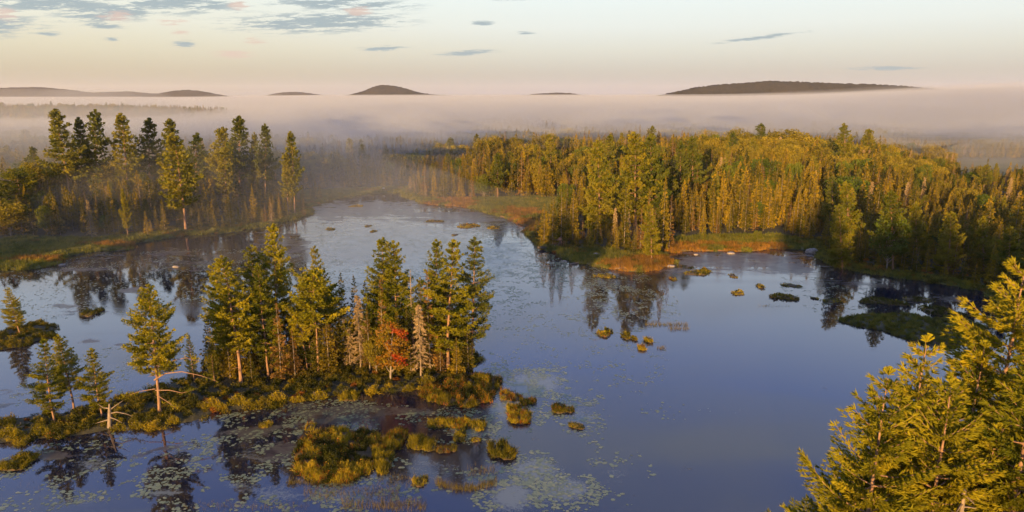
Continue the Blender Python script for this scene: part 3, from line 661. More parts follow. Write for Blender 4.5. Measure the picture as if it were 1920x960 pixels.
for (x, y, h) in ((47, 52, 25), (54, 44, 27), (62, 56, 26), (70, 46, 25), (80, 62, 26), (38, 36, 24), (92, 72, 25), (56, 63, 23), (44, 26, 25), (84, 80, 20), (30, 22, 22)):  # out-of-frame pines of the near stand, there for the shade they cast
    tree('fore', x, y, h, 'pine added to the near stand beyond the right edge for shade', 'pines on the near shore')
rs = np.random.default_rng(77); k_ = 0; SEC = ['second', 'third']  # further pines added to close gaps in the shade on the right shore
while k_ < 26:
    x_, y_, h_ = rs.uniform(38, 100), rs.uniform(20, 80), rs.uniform(22, 27)
    ut_, vt_ = to_px(x_, y_, h_ + 1)
    if y_ > 62 + (x_ - 38) * .5 or (ut_ < 2050 and vt_ < 800 - (ut_ - 1560) * .80): continue
    tree('fore', x_, y_, h_, 'pine added to the near stand beyond the right edge for shade', 'pines on the near shore', width=rs.uniform(.9, 1.15)); k_ += 1
# unseen stand on a point at the far left, added to shade the left shore
for k in range(22):
    x = -118 - 115 * random.random(); y = 112 + 22 * random.random() + (x + 118) * -.05
    tree('far_pine' if k % 2 else 'mid_pine', x, y, random.uniform(19, 24), 'unseen pine on the point beyond the left edge, added for shade', 'added shade trees on the left point')

# ------------------------------------------------------------------ left shore
LS = 'tall pines of the left shore'
for ub, vb, ut, vt, var, wd, lab in (
    (138, 408, 107, 222, 0, 1.0, 'leftmost tall pine leaning left over the left shore'),
    (156, 400, 149, 236, 3, .8, 'dark short-topped pine between two leaning tall ones'),
    (184, 402, 173, 222, 1, .95, 'tall ragged pine, third from the left on the left shore'),
    (242, 398, 228, 228, 3, 1.0, 'wide dark pine above the middle of the left shore'),
    (282, 388, 278, 236, 3, 1.1, 'pale misty pine behind the left shore'),
    (322, 388, 320, 236, 0, 1.0, 'flat-topped misty pine directly behind the broad lit pine'),
    (349, 431, 325, 258, 3, 1.25, 'broad sunlit pine with a long grey trunk on the left shore'),
    (368, 388, 368, 260, 3, 1.1, 'rounded misty pine right of the broad lit pine'),
    (424, 398, 418, 285, 1, 1.2, 'lower pine with golden top right of the misty round one'),
    (414, 388, 416, 248, 2, 1.0, 'open-crowned misty pine left of the pointed one'),
    (450, 390, 447, 227, 0, 1.0, 'tall pointed misty pine of the right-hand group'),
    (498, 388, 497, 240, 0, .8, 'narrow dark pine left of the two shoreline stems'),
    (553, 401, 545, 253, 3, .75, 'pine with two bright stems near the end of the left shore'),
    (541, 402, 533, 292, 1, .9, 'lower bright pine beside the two shoreline stems'),
    (478, 388, 477, 256, 0, .6, 'slim misty tree beside the pointed pine')):
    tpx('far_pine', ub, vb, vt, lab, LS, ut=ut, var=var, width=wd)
tpx('red_pine', 47, 420, 330, 'rust-tinged pine with a bare red stem at the left edge', LS, ut=30, width=1.6)
tpx('mid_pine', 8, 440, 352, 'low spreading golden pine cut by the left edge', LS, width=1.7)
tpx('birch', 22, 448, 385, 'low golden bush-like tree at the left edge of the shore', None, width=1.6)
LL = 'lit small spruces along the left shore'
for ub, vb, vt, k, wd, lab in (
    (133, 425, 358, 'spruce', .9, 'lit spruce under the leaning tall pines'), (173, 448, 377, 'dead', .9, 'pale leaning dead spruce close to the left waterline'),
    (240, 445, 358, 'mid_pine', .55, 'brightest young pine at the left waterline'), (277, 441, 398, 'spruce', 1.3, 'short lit spruce right of the brightest young pine'),
    (214, 436, 345, 'spruce', .9, 'dark spruce left of the brightest young pine'), (433, 428, 360, 'spruce', .9, 'lit spruce right of the broad lit pine'),
    (449, 424, 392, 'mid_pine', .6, 'tiny golden tree on the left shoreline'), (472, 420, 375, 'brown_spruce', 1.0, 'golden spruce right of the tiny golden tree'),
    (510, 419, 372, 'dead', 1.1, 'pale golden dead spruce at the waterline'), (498, 418, 384, 'brown_spruce', 1.2, 'squat golden spruce left of the pale dead one'),
    (477, 414, 346, 'spruce', .8, 'tall lit spruce in the mist of the left shore'), (526, 411, 363, 'brown_spruce', .9, 'brown spruce right of the pale dead one'),
    (570, 404, 372, 'brown_spruce', 1.4, 'last golden spruce at the tip of the left shore'), (400, 428, 380, 'spruce', 1.2, 'dark spruce on the shore right of the broad lit pine'),
    (100, 446, 372, 'spruce', 1.1, 'dark spruce near the left grass flat'), (310, 436, 375, 'spruce', 1.1, 'dark spruce left of the broad lit trunk')):
    tpx(k, ub, vb, vt, lab, LL, width=wd)
for ub, vb, vt, lab in ((80, 405, 312, 'golden round leafy tree under the leaning tall pine'), (104, 402, 322, 'second golden leafy tree beside the leaning tall pine'),
                        (142, 402, 320, 'leafy tree with an amber crown between tall pines'), (203, 400, 313, 'hazy leafy tree left of the wide dark pine')):
    tpx('birch', ub, vb, vt, lab, 'leafy trees of the left shore')

# ------------------------------------------------------------------ the middle point and the right shore
PP = 'tall pines of the middle point'
for k, ub, vb, ut, vt, var, wd, lab in (
    ('mid_pine', 1126, 444, 1116, 272, 1, 1.05, 'big yellow-green pine left of centre on the middle point'),
    ('mid_pine', 1192, 440, 1186, 258, 2, 1.15, 'tallest pine of the middle point with visible stem'),
    ('mid_pine', 1224, 438, 1219, 262, 0, .95, 'right-hand partner of the tallest middle-point pine'),
    ('mid_pine', 1222, 486, 1220, 388, 1, 1.0, 'orange-lit young pine standing at the tip of the point'),
    ('far_pine', 1300, 400, 1297, 272, 0, 1.0, 'dark pine behind the right side of the middle point'),
    ('far_pine', 1276, 402, 1274, 280, 3, .9, 'dark pine left of the one behind the middle point'),
    ('far_pine', 1582, 360, 1582, 254, 3, 1.1, 'dark-topped pine above the golden birches'),
    ('dark_pine', 1562, 442, 1562, 336, 0, 1.2, 'round-topped black-green pine in full shade'),
    ('mid_pine', 1593, 478, 1588, 345, 0, 1.05, 'pine with bright yellow top on the right shore'),
    ('mid_pine', 1580, 500, 1570, 384, 1, 1.1, 'pine standing at the water below the yellow-topped one'),
    ('mid_pine', 1675, 505, 1675, 363, 2, 1.1, 'broad pine with one sunlit shoulder on the right shore'),
    ('mid_pine', 1718, 498, 1717, 384, 0, .95, 'shaded pine right of the bright green leafy tree'),
    ('mid_pine', 1777, 514, 1780, 402, 1, 1.2, 'symmetrical shaded pine on the right shore'),
    ('mid_pine', 1890, 540, 1890, 428, 2, 1.2, 'shaded pine with a gold tip above the tallest foreground pine'),
    ('mid_pine', 1845, 515, 1842, 410, 0, 1.0, 'dark pine between two shaded right-shore pines'),
    ('far_pine', 933, 374, 933, 292, 3, .9, 'pine standing above the spruces of the far marsh')):
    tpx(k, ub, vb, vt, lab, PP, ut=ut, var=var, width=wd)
tpx('green_broad', 1662, 506, 404, 'bright green leafy tree at the right waterline', None, width=1.0)
tpx('green_broad', 1480, 300, 262, 'dull green leafy crown behind the golden birches', None, width=1.2)
SPG = 'spruces along the edge of the middle point'
for ub, vb, vt, k, wd, lab in (
    (1020, 458, 383, 'spruce', 1.2, 'leftmost dark spruce of the point, nearest the open water'), (1036, 462, 352, 'spruce', .9, 'tall dark spruce behind the little hut'),
    (1052, 456, 350, 'spruce', 1.1, 'dark spruce directly right of the little hut'), (1074, 452, 358, 'spruce', 1.2, 'dark spruce left of the big yellow-green pine'),
    (1062, 449, 405, 'spruce', 1.3, 'small dark spruce right of the hut'), (1006, 446, 405, 'spruce', 1.3, 'short spruce left of the hut'),
    (1152, 452, 392, 'dead', 1.0, 'pale dead spruce right of the yellow-green pine'), (1178, 450, 400, 'dead', .8, 'second pale dead spruce below the tallest pine'),
    (1213, 476, 358, 'brown_spruce', .8, 'tall orange spruce behind the point tip'), (1170, 462, 356, 'spruce', .9, 'lit spruce left of the orange spruces'),
    (1242, 470, 334, 'spruce', .8, 'tall lit spruce right of the point tip'), (1254, 468, 368, 'brown_spruce', .9, 'golden spruce right of the tall lit one'),
    (1200, 470, 385, 'brown_spruce', .8, 'slim orange spruce left of the point tip'), (1108, 470, 430, 'mid_pine', .7, 'tiny yellow pine in the shrubs of the point'),
    (1420, 452, 433, 'green_broad', 1.2, 'small round yellow tree on the golden marsh edge'), (1320, 452, 430, 'mid_pine', .8, 'tiny pine on the golden marsh edge')):
    tpx(k, ub, vb, vt, lab, SPG, width=wd)
ORDW = ['first', 'second', 'third', 'fourth', 'fifth', 'sixth', 'seventh', 'eighth', 'ninth', 'tenth', 'eleventh', 'twelfth', 'thirteenth', 'fourteenth', 'fifteenth', 'sixteenth']
for i, (u, vt) in enumerate(((797, 308), (815, 318), (832, 312), (847, 305), (862, 312), (885, 320), (873, 300), (905, 300), (918, 306), (948, 300), (961, 305), (977, 290), (990, 298), (1000, 325), (1012, 308), (1028, 318))):
    k = ('brown_spruce', 'spruce', 'spruce', 'spruce', 'brown_spruce', 'brown_spruce', 'spruce')[i % 7]
    tpx(k, u, 368 + (i % 3) * 2, vt, ORDW[i] + (' reddish-brown' if k[0] == 'b' else ' golden') + ' spruce from the left in the row edging the far marsh', 'spruces edging the far marsh', width=random.uniform(.9, 1.3))
BL = ['leftmost glowing birch crown on the crest of the golden hill', 'glowing birch crown just right of the leftmost on the crest', 'biggest and highest glowing birch crown on the golden hill', 'glowing birch crown right of the highest one', 'rightmost glowing birch crown on the crest',
      'lower birch crown beneath the rightmost glowing one', 'golden leafy tree on the left slope of the golden hill', 'leftmost golden leafy tree on the hill slope', 'dull gold leafy tree behind the left slope of the hill', 'golden leafy tree below the leftmost glowing crown', 'golden leafy tree below the highest glowing crown',
      'golden leafy tree right of the hill crest', 'golden leafy tree far down the right slope of the hill', 'yellow-topped leafy tree above the shaded right shore', 'small golden leafy tree left of the yellow-topped one', 'golden leafy tree behind the rightmost glowing crown']
for i, (u, vb, vt, wd) in enumerate(((1420, 330, 272, 1.3), (1440, 332, 272, 1.3), (1466, 330, 256, 1.6), (1490, 332, 266, 1.6), (1520, 336, 272, 1.4), (1522, 345, 288, 1.3), (1360, 345, 288, 1.1), (1344, 352, 296, 1.1),
                                     (1382, 325, 256, 1.3), (1400, 350, 296, 1.2), (1472, 352, 290, 1.3), (1640, 350, 300, 1.2), (1720, 358, 312, 1.1), (1800, 412, 364, 1.3), (1760, 400, 352, 1.0), (1555, 330, 272, 1.2))):
    tpx('birch', u, vb, vt, BL[i], 'golden birches on the right hill', width=wd)

# ------------------------------------------------------------------ forest: nearest spruces as trees, the far mass as one stuff object
pts = []
def grid(x0, x1, y0, y1, sp, seed):
    r = np.random.default_rng(seed); xs, ys = np.meshgrid(np.arange(x0, x1, sp), np.arange(y0, y1, sp))
    return np.stack([xs.ravel() + r.uniform(-.48, .48, xs.size) * sp, ys.ravel() + r.uniform(-.48, .48, xs.size) * sp], 1)
P1 = np.vstack([grid(-190, 330, 90, 450, 3.8, 1), grid(-420, 620, 450, 760, 4.0, 2), grid(-800, 900, 760, 1250, 6.5, 3), grid(-360, -190, 200, 450, 4.5, 4), grid(330, 520, 200, 450, 4.5, 5), grid(48, 150, 70, 92, 4, 6)])
x, y = P1[:, 0], P1[:, 1]
keep = (main_sd(x, y) > 3.5) & (np.abs(x) < .80 * y + 30)
keep &= ~((x < -95) & (y < 150))
P1 = P1[keep]; x, y = P1[:, 0], P1[:, 1]
ms = marsh(x, y); keep = (ms < -1) & ~((fbm(x / 13, y / 13, 88, 2) < .30) & (main_sd(x, y) > 14)) & ~((x < 110) & (y < 105))
keep &= ~((np.hypot(x - 12, y - 186) < 5))
P1 = P1[keep]; x, y = P1[:, 0], P1[:, 1]
T = np.array(TREES); near_t = P1[:, 1] < 320
ok = np.ones(len(P1), bool)
for tx, ty, tr_ in T: ok &= ~((np.abs(x - tx) < tr_) & (np.abs(y - ty) < tr_))
P1 = P1[ok]; x, y = P1[:, 0], P1[:, 1]
md = main_sd(x, y); r = np.random.default_rng(5)
u_, v_ = px_arr(x, y)
hh = (7.6 + 7.5 * fbm(x / 30, y / 30, 31) + r.normal(0, 2.5, len(x))) * (.50 + .50 * sstep(md, 3, 38)) * np.where(x < -20, .88, 1.0)
hh = np.where((x > 5) & (x < 62) & (y < 225), hh * .85, hh); hh = hh * (1 - .15 * sstep(y, 400, 480)) * (1 - .36 * sstep(x / y, .50, .62) * sstep(y, 150, 200)); hh = np.clip(hh, 4.5, 18); hh = np.where((x > 50) & (y > 210) & (y < 330), hh * .92, hh)
zz_ = height(x, y)
# ~215 nearest in view stay individual trees
vis = (u_ > -20) & (u_ < 1760) & (y > 120) & (md < 26)
score = np.where(vis, md * 1.2 + np.hypot(x, y) * .5, 1e9)
order = np.argsort(score)[:205]
sel = np.zeros(len(x), bool); sel[order] = True
LAND = [(107, 410, 'leftmost tall leaning pine'), (173, 448, 'pale leaning dead spruce'), (240, 445, 'brightest young pine on the left shore'), (350, 430, 'broad sunlit pine'), (449, 424, 'tiny golden left-shore tree'), (553, 401, 'pine with two bright stems'),
        (797, 370, 'far orange marsh tip'), (933, 374, 'far-marsh pine'), (1006, 446, 'short spruce left of the hut'), (1042, 455, 'little hut'), (1127, 443, 'big yellow-green point pine'), (1187, 440, 'tallest pine of the point'), (1222, 486, 'orange-lit young pine'),
        (1320, 452, 'tiny pine on the golden marsh'), (1420, 452, 'small round yellow marsh tree'), (1523, 470, 'big pale boulder'), (1593, 478, 'yellow-topped pine'), (1662, 506, 'bright green leafy tree'), (1718, 498, 'shaded pine beside the green tree')]
ORD = ['nearest', 'second', 'third', 'fourth', 'fifth', 'sixth', 'seventh', 'eighth', 'ninth', 'tenth', 'eleventh', 'twelfth', 'thirteenth', 'fourteenth', 'fifteenth', 'sixteenth', 'seventeenth', 'eighteenth', 'nineteenth', 'twentieth']
ORD += ['twenty-' + q for q in ('first', 'second', 'third', 'fourth', 'fifth', 'sixth', 'seventh', 'eighth', 'ninth')] + ['thirtieth'] + ['thirty-' + q for q in ('first', 'second', 'third', 'fourth', 'fifth', 'sixth', 'seventh', 'eighth', 'ninth')] + ['fortieth'] + ['forty-' + q for q in ('first', 'second', 'third', 'fourth', 'fifth', 'sixth', 'seventh', 'eighth', 'ninth')]
_b = {}; _lab = {}
for i in order:
    d_ = [(abs(u_[i] - a) + 2.0 * abs(v_[i] - b_), j) for j, (a, b_, c_) in enumerate(LAND)]; dd_, j = min(d_); a, b_, c_ = LAND[j]
    rel = ('left' if u_[i] < a else 'right') if abs(u_[i] - a) > 1.2 * abs(v_[i] - b_) else ('behind' if v_[i] < b_ else 'in front')
    _b.setdefault((j, rel), []).append((dd_, i))
for (j, rel), L_ in _b.items():
    for k_, (dd_, i) in enumerate(sorted(L_)):
        _lab[i] = f"{ORD[min(k_, 48)]} front spruce " + {'left': 'to the left of', 'right': 'to the right of', 'behind': 'behind', 'in front': 'in front of'}[rel] + ' the ' + LAND[j][2]
def order_label(i): return _lab[i]
for i in order:
    lit = 700 < u_[i] < 1540
    lab_i = order_label(i)
    if u_[i] < 600: k, lab, g = 'spruce', 'dark spruce in the shaded front rows of the left shore forest', 'front-row spruces of the left shore'
    elif lit and u_[i] > 1230: k, lab, g = ('brown_spruce' if r.random() < .15 else 'spruce'), 'sunlit golden spruce in the front rows above the marsh edge', 'front-row spruces of the golden slope'
    elif lit: k, lab, g = ('brown_spruce' if r.random() < .2 else 'spruce'), 'spruce in the front rows behind the far marsh and point', 'front-row spruces of the far shore'
    else: k, lab, g = 'spruce', 'shaded dark spruce in the front rows of the right shore', 'front-row spruces of the right shore'
    tree(k, x[i], y[i], hh[i], lab_i, g, z=zz_[i], width=float(r.uniform(.85, 1.35)))

def instancer(name, P, RZ, S, which, protos, label, cat, kind='stuff'):
    """one object: points carrying rz / size / which, instancing the shared meshes"""
    c = bpy.data.collections.new(name + '_kinds')
    for i, mset in enumerate(protos):
        ob = bpy.data.objects.new(f'{name}_kind_{i:02d}', mset); c.objects.link(ob)
    n = len(P); me = bpy.data.meshes.new(name); me.vertices.add(n); me.vertices.foreach_set('co', np.asarray(P, np.float32).ravel())
    a = me.attributes.new('turn', 'FLOAT_VECTOR', 'POINT'); a.data.foreach_set('vector', np.stack([np.zeros(n), np.zeros(n), RZ], 1).astype(np.float32).ravel())
    a = me.attributes.new('size', 'FLOAT_VECTOR', 'POINT'); a.data.foreach_set('vector', np.asarray(S, np.float32).ravel())
    a = me.attributes.new('which', 'INT', 'POINT'); a.data.foreach_set('value', np.asarray(which, np.int32))
    o = obj(name, me); tag(o, label, cat, None, kind)
    g = bpy.data.node_groups.new(name + '_spread', 'GeometryNodeTree')
    g.interface.new_socket('Geometry', in_out='INPUT', socket_type='NodeSocketGeometry'); g.interface.new_socket('Geometry', in_out='OUTPUT', socket_type='NodeSocketGeometry')
    N = g.nodes; gi = N.new('NodeGroupInput'); go = N.new('NodeGroupOutput'); ip = N.new('GeometryNodeInstanceOnPoints'); ci = N.new('GeometryNodeCollectionInfo')
    ci.inputs['Collection'].default_value = c; ci.inputs['Separate Children'].default_value = True; ci.inputs['Reset Children'].default_value = True
    def attr(nm, ty):
        q = N.new('GeometryNodeInputNamedAttribute'); q.data_type = ty; q.inputs['Name'].default_value = nm; return q.outputs[0]
    ip.inputs['Pick Instance'].default_value = True
    g.links.new(gi.outputs[0], ip.inputs['Points']); g.links.new(ci.outputs[0], ip.inputs['Instance'])
    g.links.new(attr('which', 'INT'), ip.inputs['Instance Index']); g.links.new(attr('turn', 'FLOAT_VECTOR'), ip.inputs['Rotation']); g.links.new(attr('size', 'FLOAT_VECTOR'), ip.inputs['Scale'])
    g.links.new(ip.outputs[0], go.inputs[0]); md_ = o.modifiers.new('spread', 'NODES'); md_.node_group = g
    return o
def joined(kind):
    """trunk and crown in one mesh, for the far forest"""
    out = []
    for tm, cm in KINDS[kind]:
        src = [q for q in (tm, cm) if q]; V = []; Fs = []; mi = []; T_ = []; n = 0; F3 = []; F4 = []
        for j, q in enumerate(src):
            co = np.empty(len(q.vertices) * 3, np.float32); q.vertices.foreach_get('co', co); V.append(co.reshape(-1, 3))
            li = np.empty(len(q.loops), np.int32); q.loops.foreach_get('vertex_index', li)
            tot = np.empty(len(q.polygons), np.int32); q.polygons.foreach_get('loop_total', tot); stt = np.concatenate([[0], np.cumsum(tot)[:-1]])
            tt = np.empty(len(q.polygons), np.float32); q.attributes['tint'].data.foreach_get('value', tt)
            for kk, FF in ((3, F3), (4, F4)):
                s_ = np.where(tot == kk)[0]
                if len(s_): FF.append((li[stt[s_][:, None] + np.arange(kk)] + n, np.full(len(s_), j), tt[s_]))
            n += len(V[-1])
        Fl = [np.vstack([f[0] for f in FF]) for FF in (F3, F4) if FF]
        mi = np.concatenate([f[1] for FF in (F3, F4) for f in FF]); T_ = np.concatenate([f[2] for FF in (F3, F4) for f in FF])
        out.append(mesh_np(kind + '_whole', np.vstack(V), Fl, [q.materials[0] for q in src], False, {'tint': ('FACE', T_)}, mi))
    return out
far = ~sel & (y < 1300)
fx, fy, fz, fh = x[far], y[far], zz_[far], hh[far]; n = len(fx); fu = u_[far]
protos = joined('far_spruce') + joined('brown_spruce') + joined('birch') + joined('far_pine') + joined('green_broad') + joined('dead')
hr = np.array([13] * 5 + [13] * 2 + [13] * 3 + [26] * 4 + [12] * 2 + [12] * 2, float)
rr = r.random(n); golden = fbm(fx / 30, fy / 30, 77)
wh = r.integers(0, 5, n)
wh = np.where(rr > .90, 5 + r.integers(0, 2, n), wh)
br = ((golden > .60) & (fy > 270)) | ((golden > .50) & (fy > 290) & (fy < 400) & (fx > 95) & (fx < 190)); wh = np.where(br & (r.random(n) < .45), 7 + r.integers(0, 3, n), wh)
gb = r.random(n) < .03; wh = np.where(gb, 14 + r.integers(0, 2, n), wh); dd3 = r.random(n) < .03; wh = np.where(dd3, 16 + r.integers(0, 2, n), wh); sm_ = r.random(n) < .05; wh = np.where(sm_, 10 + r.integers(0, 4, n), wh)
wp2 = (r.random(n) < .012) & (fy > 250) & (fy < 390); wh = np.where(wp2, 10 + r.integers(0, 4, n), wh); fh = np.where(wp2, fh * 1.45, fh)
s = fh / hr[wh]; wd = s * r.uniform(.75, 1.5, n)
instancer('forest', np.stack([fx, fy, fz - .1], 1), r.uniform(0, 6.28, n), np.stack([wd, wd, s], 1), wh, protos, 'dense spruce and birch forest reaching back into the fog', 'forest')
print('forest', n, 'trees', cnt[0])

# ------------------------------------------------------------------ understorey, sedges, shrubs
SH = [shrub_mesh(201, 1.0, .9), shrub_mesh(202, .9, .7), shrub_mesh(203, 1.0, .8, mat='shrub_gold'), shrub_mesh(204, .8, .6, mat='shrub_gold'), shrub_mesh(205, .8, .6, mat='shrub_red')]
TU = [tuft_mesh(211, mat='grass_orange'), tuft_mesh(212, mat='grass_orange'), tuft_mesh(213, mat='grass_green'), tuft_mesh(214, mat='grass_green')]
def inside(P, dens, seed, edge=0.0):
    P = np.asarray(P); r = np.random.default_rng(seed); lo, hi = P.min(0), P.max(0); n = int((hi - lo).prod() * dens)
    q = r.uniform(lo, hi, (n, 2)); s = land(q[:, 0], q[:, 1]); k = (poly_sd(P, q[:, 0], q[:, 1]) > -3) & (s > edge)
    return q[k], s[k]
r = np.random.default_rng(15)
q1, s1 = inside([p for p in ISLAND if p[0] > -110], 1.1, 3, -.2)
q2, s2 = inside([p for p in ISLET if p[0] > -125], 1.1, 4, -.1)
q = np.vstack([q1, q2]); s = np.concatenate([s1, s2]); n = len(q)
front = np.exp(-np.clip(s, 0, 9) / 1.6); sc_ = r.uniform(.6, 1.5, n) * (.7 + .35 * fbm(q[:, 0] / 4, q[:, 1] / 4, 8))
pg = .12 + .62 * front * (fbm(q[:, 0] / 3, q[:, 1] / 3, 12) > .42); isl = np.arange(n) >= len(q1)
pg = np.where(isl, .08, pg)
wh = np.where(r.random(n) < pg, r.integers(2, 5, n), r.integers(0, 2, n))
instancer('undergrowth', np.c_[q, height(q[:, 0], q[:, 1]) - .12], r.uniform(0, 6.28, n), np.stack([sc_] * 3, 1), wh, SH, 'tangled leatherleaf undergrowth covering the long island and its islet', 'undergrowth')
# shrubs at the forest's foot along the shores
pts = grid(-135, 230, 118, 300, 1.7, 9); md = main_sd(pts[:, 0], pts[:, 1]); mm = marsh(pts[:, 0], pts[:, 1]); lu, lv = px_arr(pts[:, 0], pts[:, 1])
k = (md > .3) & (md < 15) & (land(pts[:, 0], pts[:, 1]) > .3) & (lu > -60) & (lu < 1980) & ((mm < 0) | (r.random(len(md)) < .16))
pts = pts[k]; md = md[k]; n = len(pts)
sc_ = r.uniform(.7, 1.5, n); wh = np.where(r.random(n) < .25, r.integers(2, 5, n), r.integers(0, 2, n))
instancer('shore_shrubs', np.c_[pts, height(pts[:, 0], pts[:, 1]) - .1], r.uniform(0, 6.28, n), np.stack([sc_ * 1.2, sc_ * 1.2, sc_], 1), wh, SH, 'dark low shrubs at the foot of the mainland forest', 'shrubs')
# sedges
pts = grid(-140, 240, 118, 330, 1.0, 19); mm = marsh(pts[:, 0], pts[:, 1]); md = main_sd(pts[:, 0], pts[:, 1])
k = (land(pts[:, 0], pts[:, 1]) > .0) & ((mm > -1.5) | (md < 4.5)) & (md > -2); pts = pts[k]; n = len(pts); lu, lv = px_arr(pts[:, 0], pts[:, 1])
orange = (fbm(pts[:, 0] / 6, pts[:, 1] / 6, 44) * .8 + orange_at(lu, lv) * .26) > .60
wh = np.where(orange, r.integers(0, 2, n), r.integers(2, 4, n)); sc_ = r.uniform(.5, 1.15, n)
instancer('sedge_grass', np.c_[pts, height(pts[:, 0], pts[:, 1]) - .05], r.uniform(0, 6.28, n), np.stack([sc_ * 1.6, sc_ * 1.6, sc_], 1), wh, TU, 'orange and green sedges growing along the marshy shores', 'grass')

# countable gold shrubs along the island's sunny edge
SHRUBS = ((45, 826, 'golden shrub at the front of the island tip below the leftmost pine'), (20, 815, 'golden shrub at the island tip near the left edge'), (80, 812, 'olive shrub under the leftmost island pine'), (222, 800, 'russet shrub at the waterline right of the grey snag'),
          (255, 798, 'golden shrub at the waterline left of the gnarled pine'), (290, 797, 'golden shrub in front of the gnarled pine trunk'), (325, 790, 'yellow shrub right of the gnarled pine trunk'), (398, 762, 'round rusty shrub at the water left of the grove'),
          (415, 765, 'round golden shrub at the water left of the grove'), (445, 756, 'golden shrub below the twin-stemmed pines'), (468, 757, 'small gold shrub below the browned spruce'), (520, 750, 'gold shrub under the pale twigs of the browned spruce'),
          (560, 748, 'gold shrub left of the long bare orange trunk'), (598, 742, 'gold shrub directly below the long bare orange trunk'), (650, 738, 'yellow shrub below the short dead spruce'), (700, 732, 'amber shrub left of the maple foot'), (765, 728, 'amber shrub right of the maple foot'), (800, 715, 'olive shrub below the big pale dead spruce'))
shrub_base = [shrub_mesh(s, 1.0, .8, 420, .17, m_) for s, m_ in ((221, 'shrub_gold'), (222, 'shrub_gold'), (223, 'shrub'))]
stem_acc = Acc()
for a_ in range(6): stem_acc.tube([[0, 0, -.2], [.2 * math.cos(a_), .2 * math.sin(a_), .3], [.5 * math.cos(a_), .5 * math.sin(a_), .6]], [.03, .02, .01], 3)
stem_me = stem_acc.mesh('stem', M['bark_grey'])
def shrub(x, y, s, label, group, i, z=None, flat=1.0):
    e = bpy.data.objects.new('bog_shrub', None); COL.objects.link(e); e.location = (x, y, float(height(np.array([x]), np.array([y]))[0]) if z is None else z); e.scale = (s, s, s * flat); e.rotation_euler[2] = i * 1.7
    tag(e, label, 'shrub', group); obj('stem', stem_me, e); obj('foliage', shrub_base[i % 3], e); return e
for i, (u, v, lab) in enumerate(SHRUBS):
    x_, y_ = ground(u, v, .3); shrub(x_, y_, 1.35 + .3 * math.sin(i * 3), lab, 'gold shrubs on the island edge', 0 if i % 5 else 1)

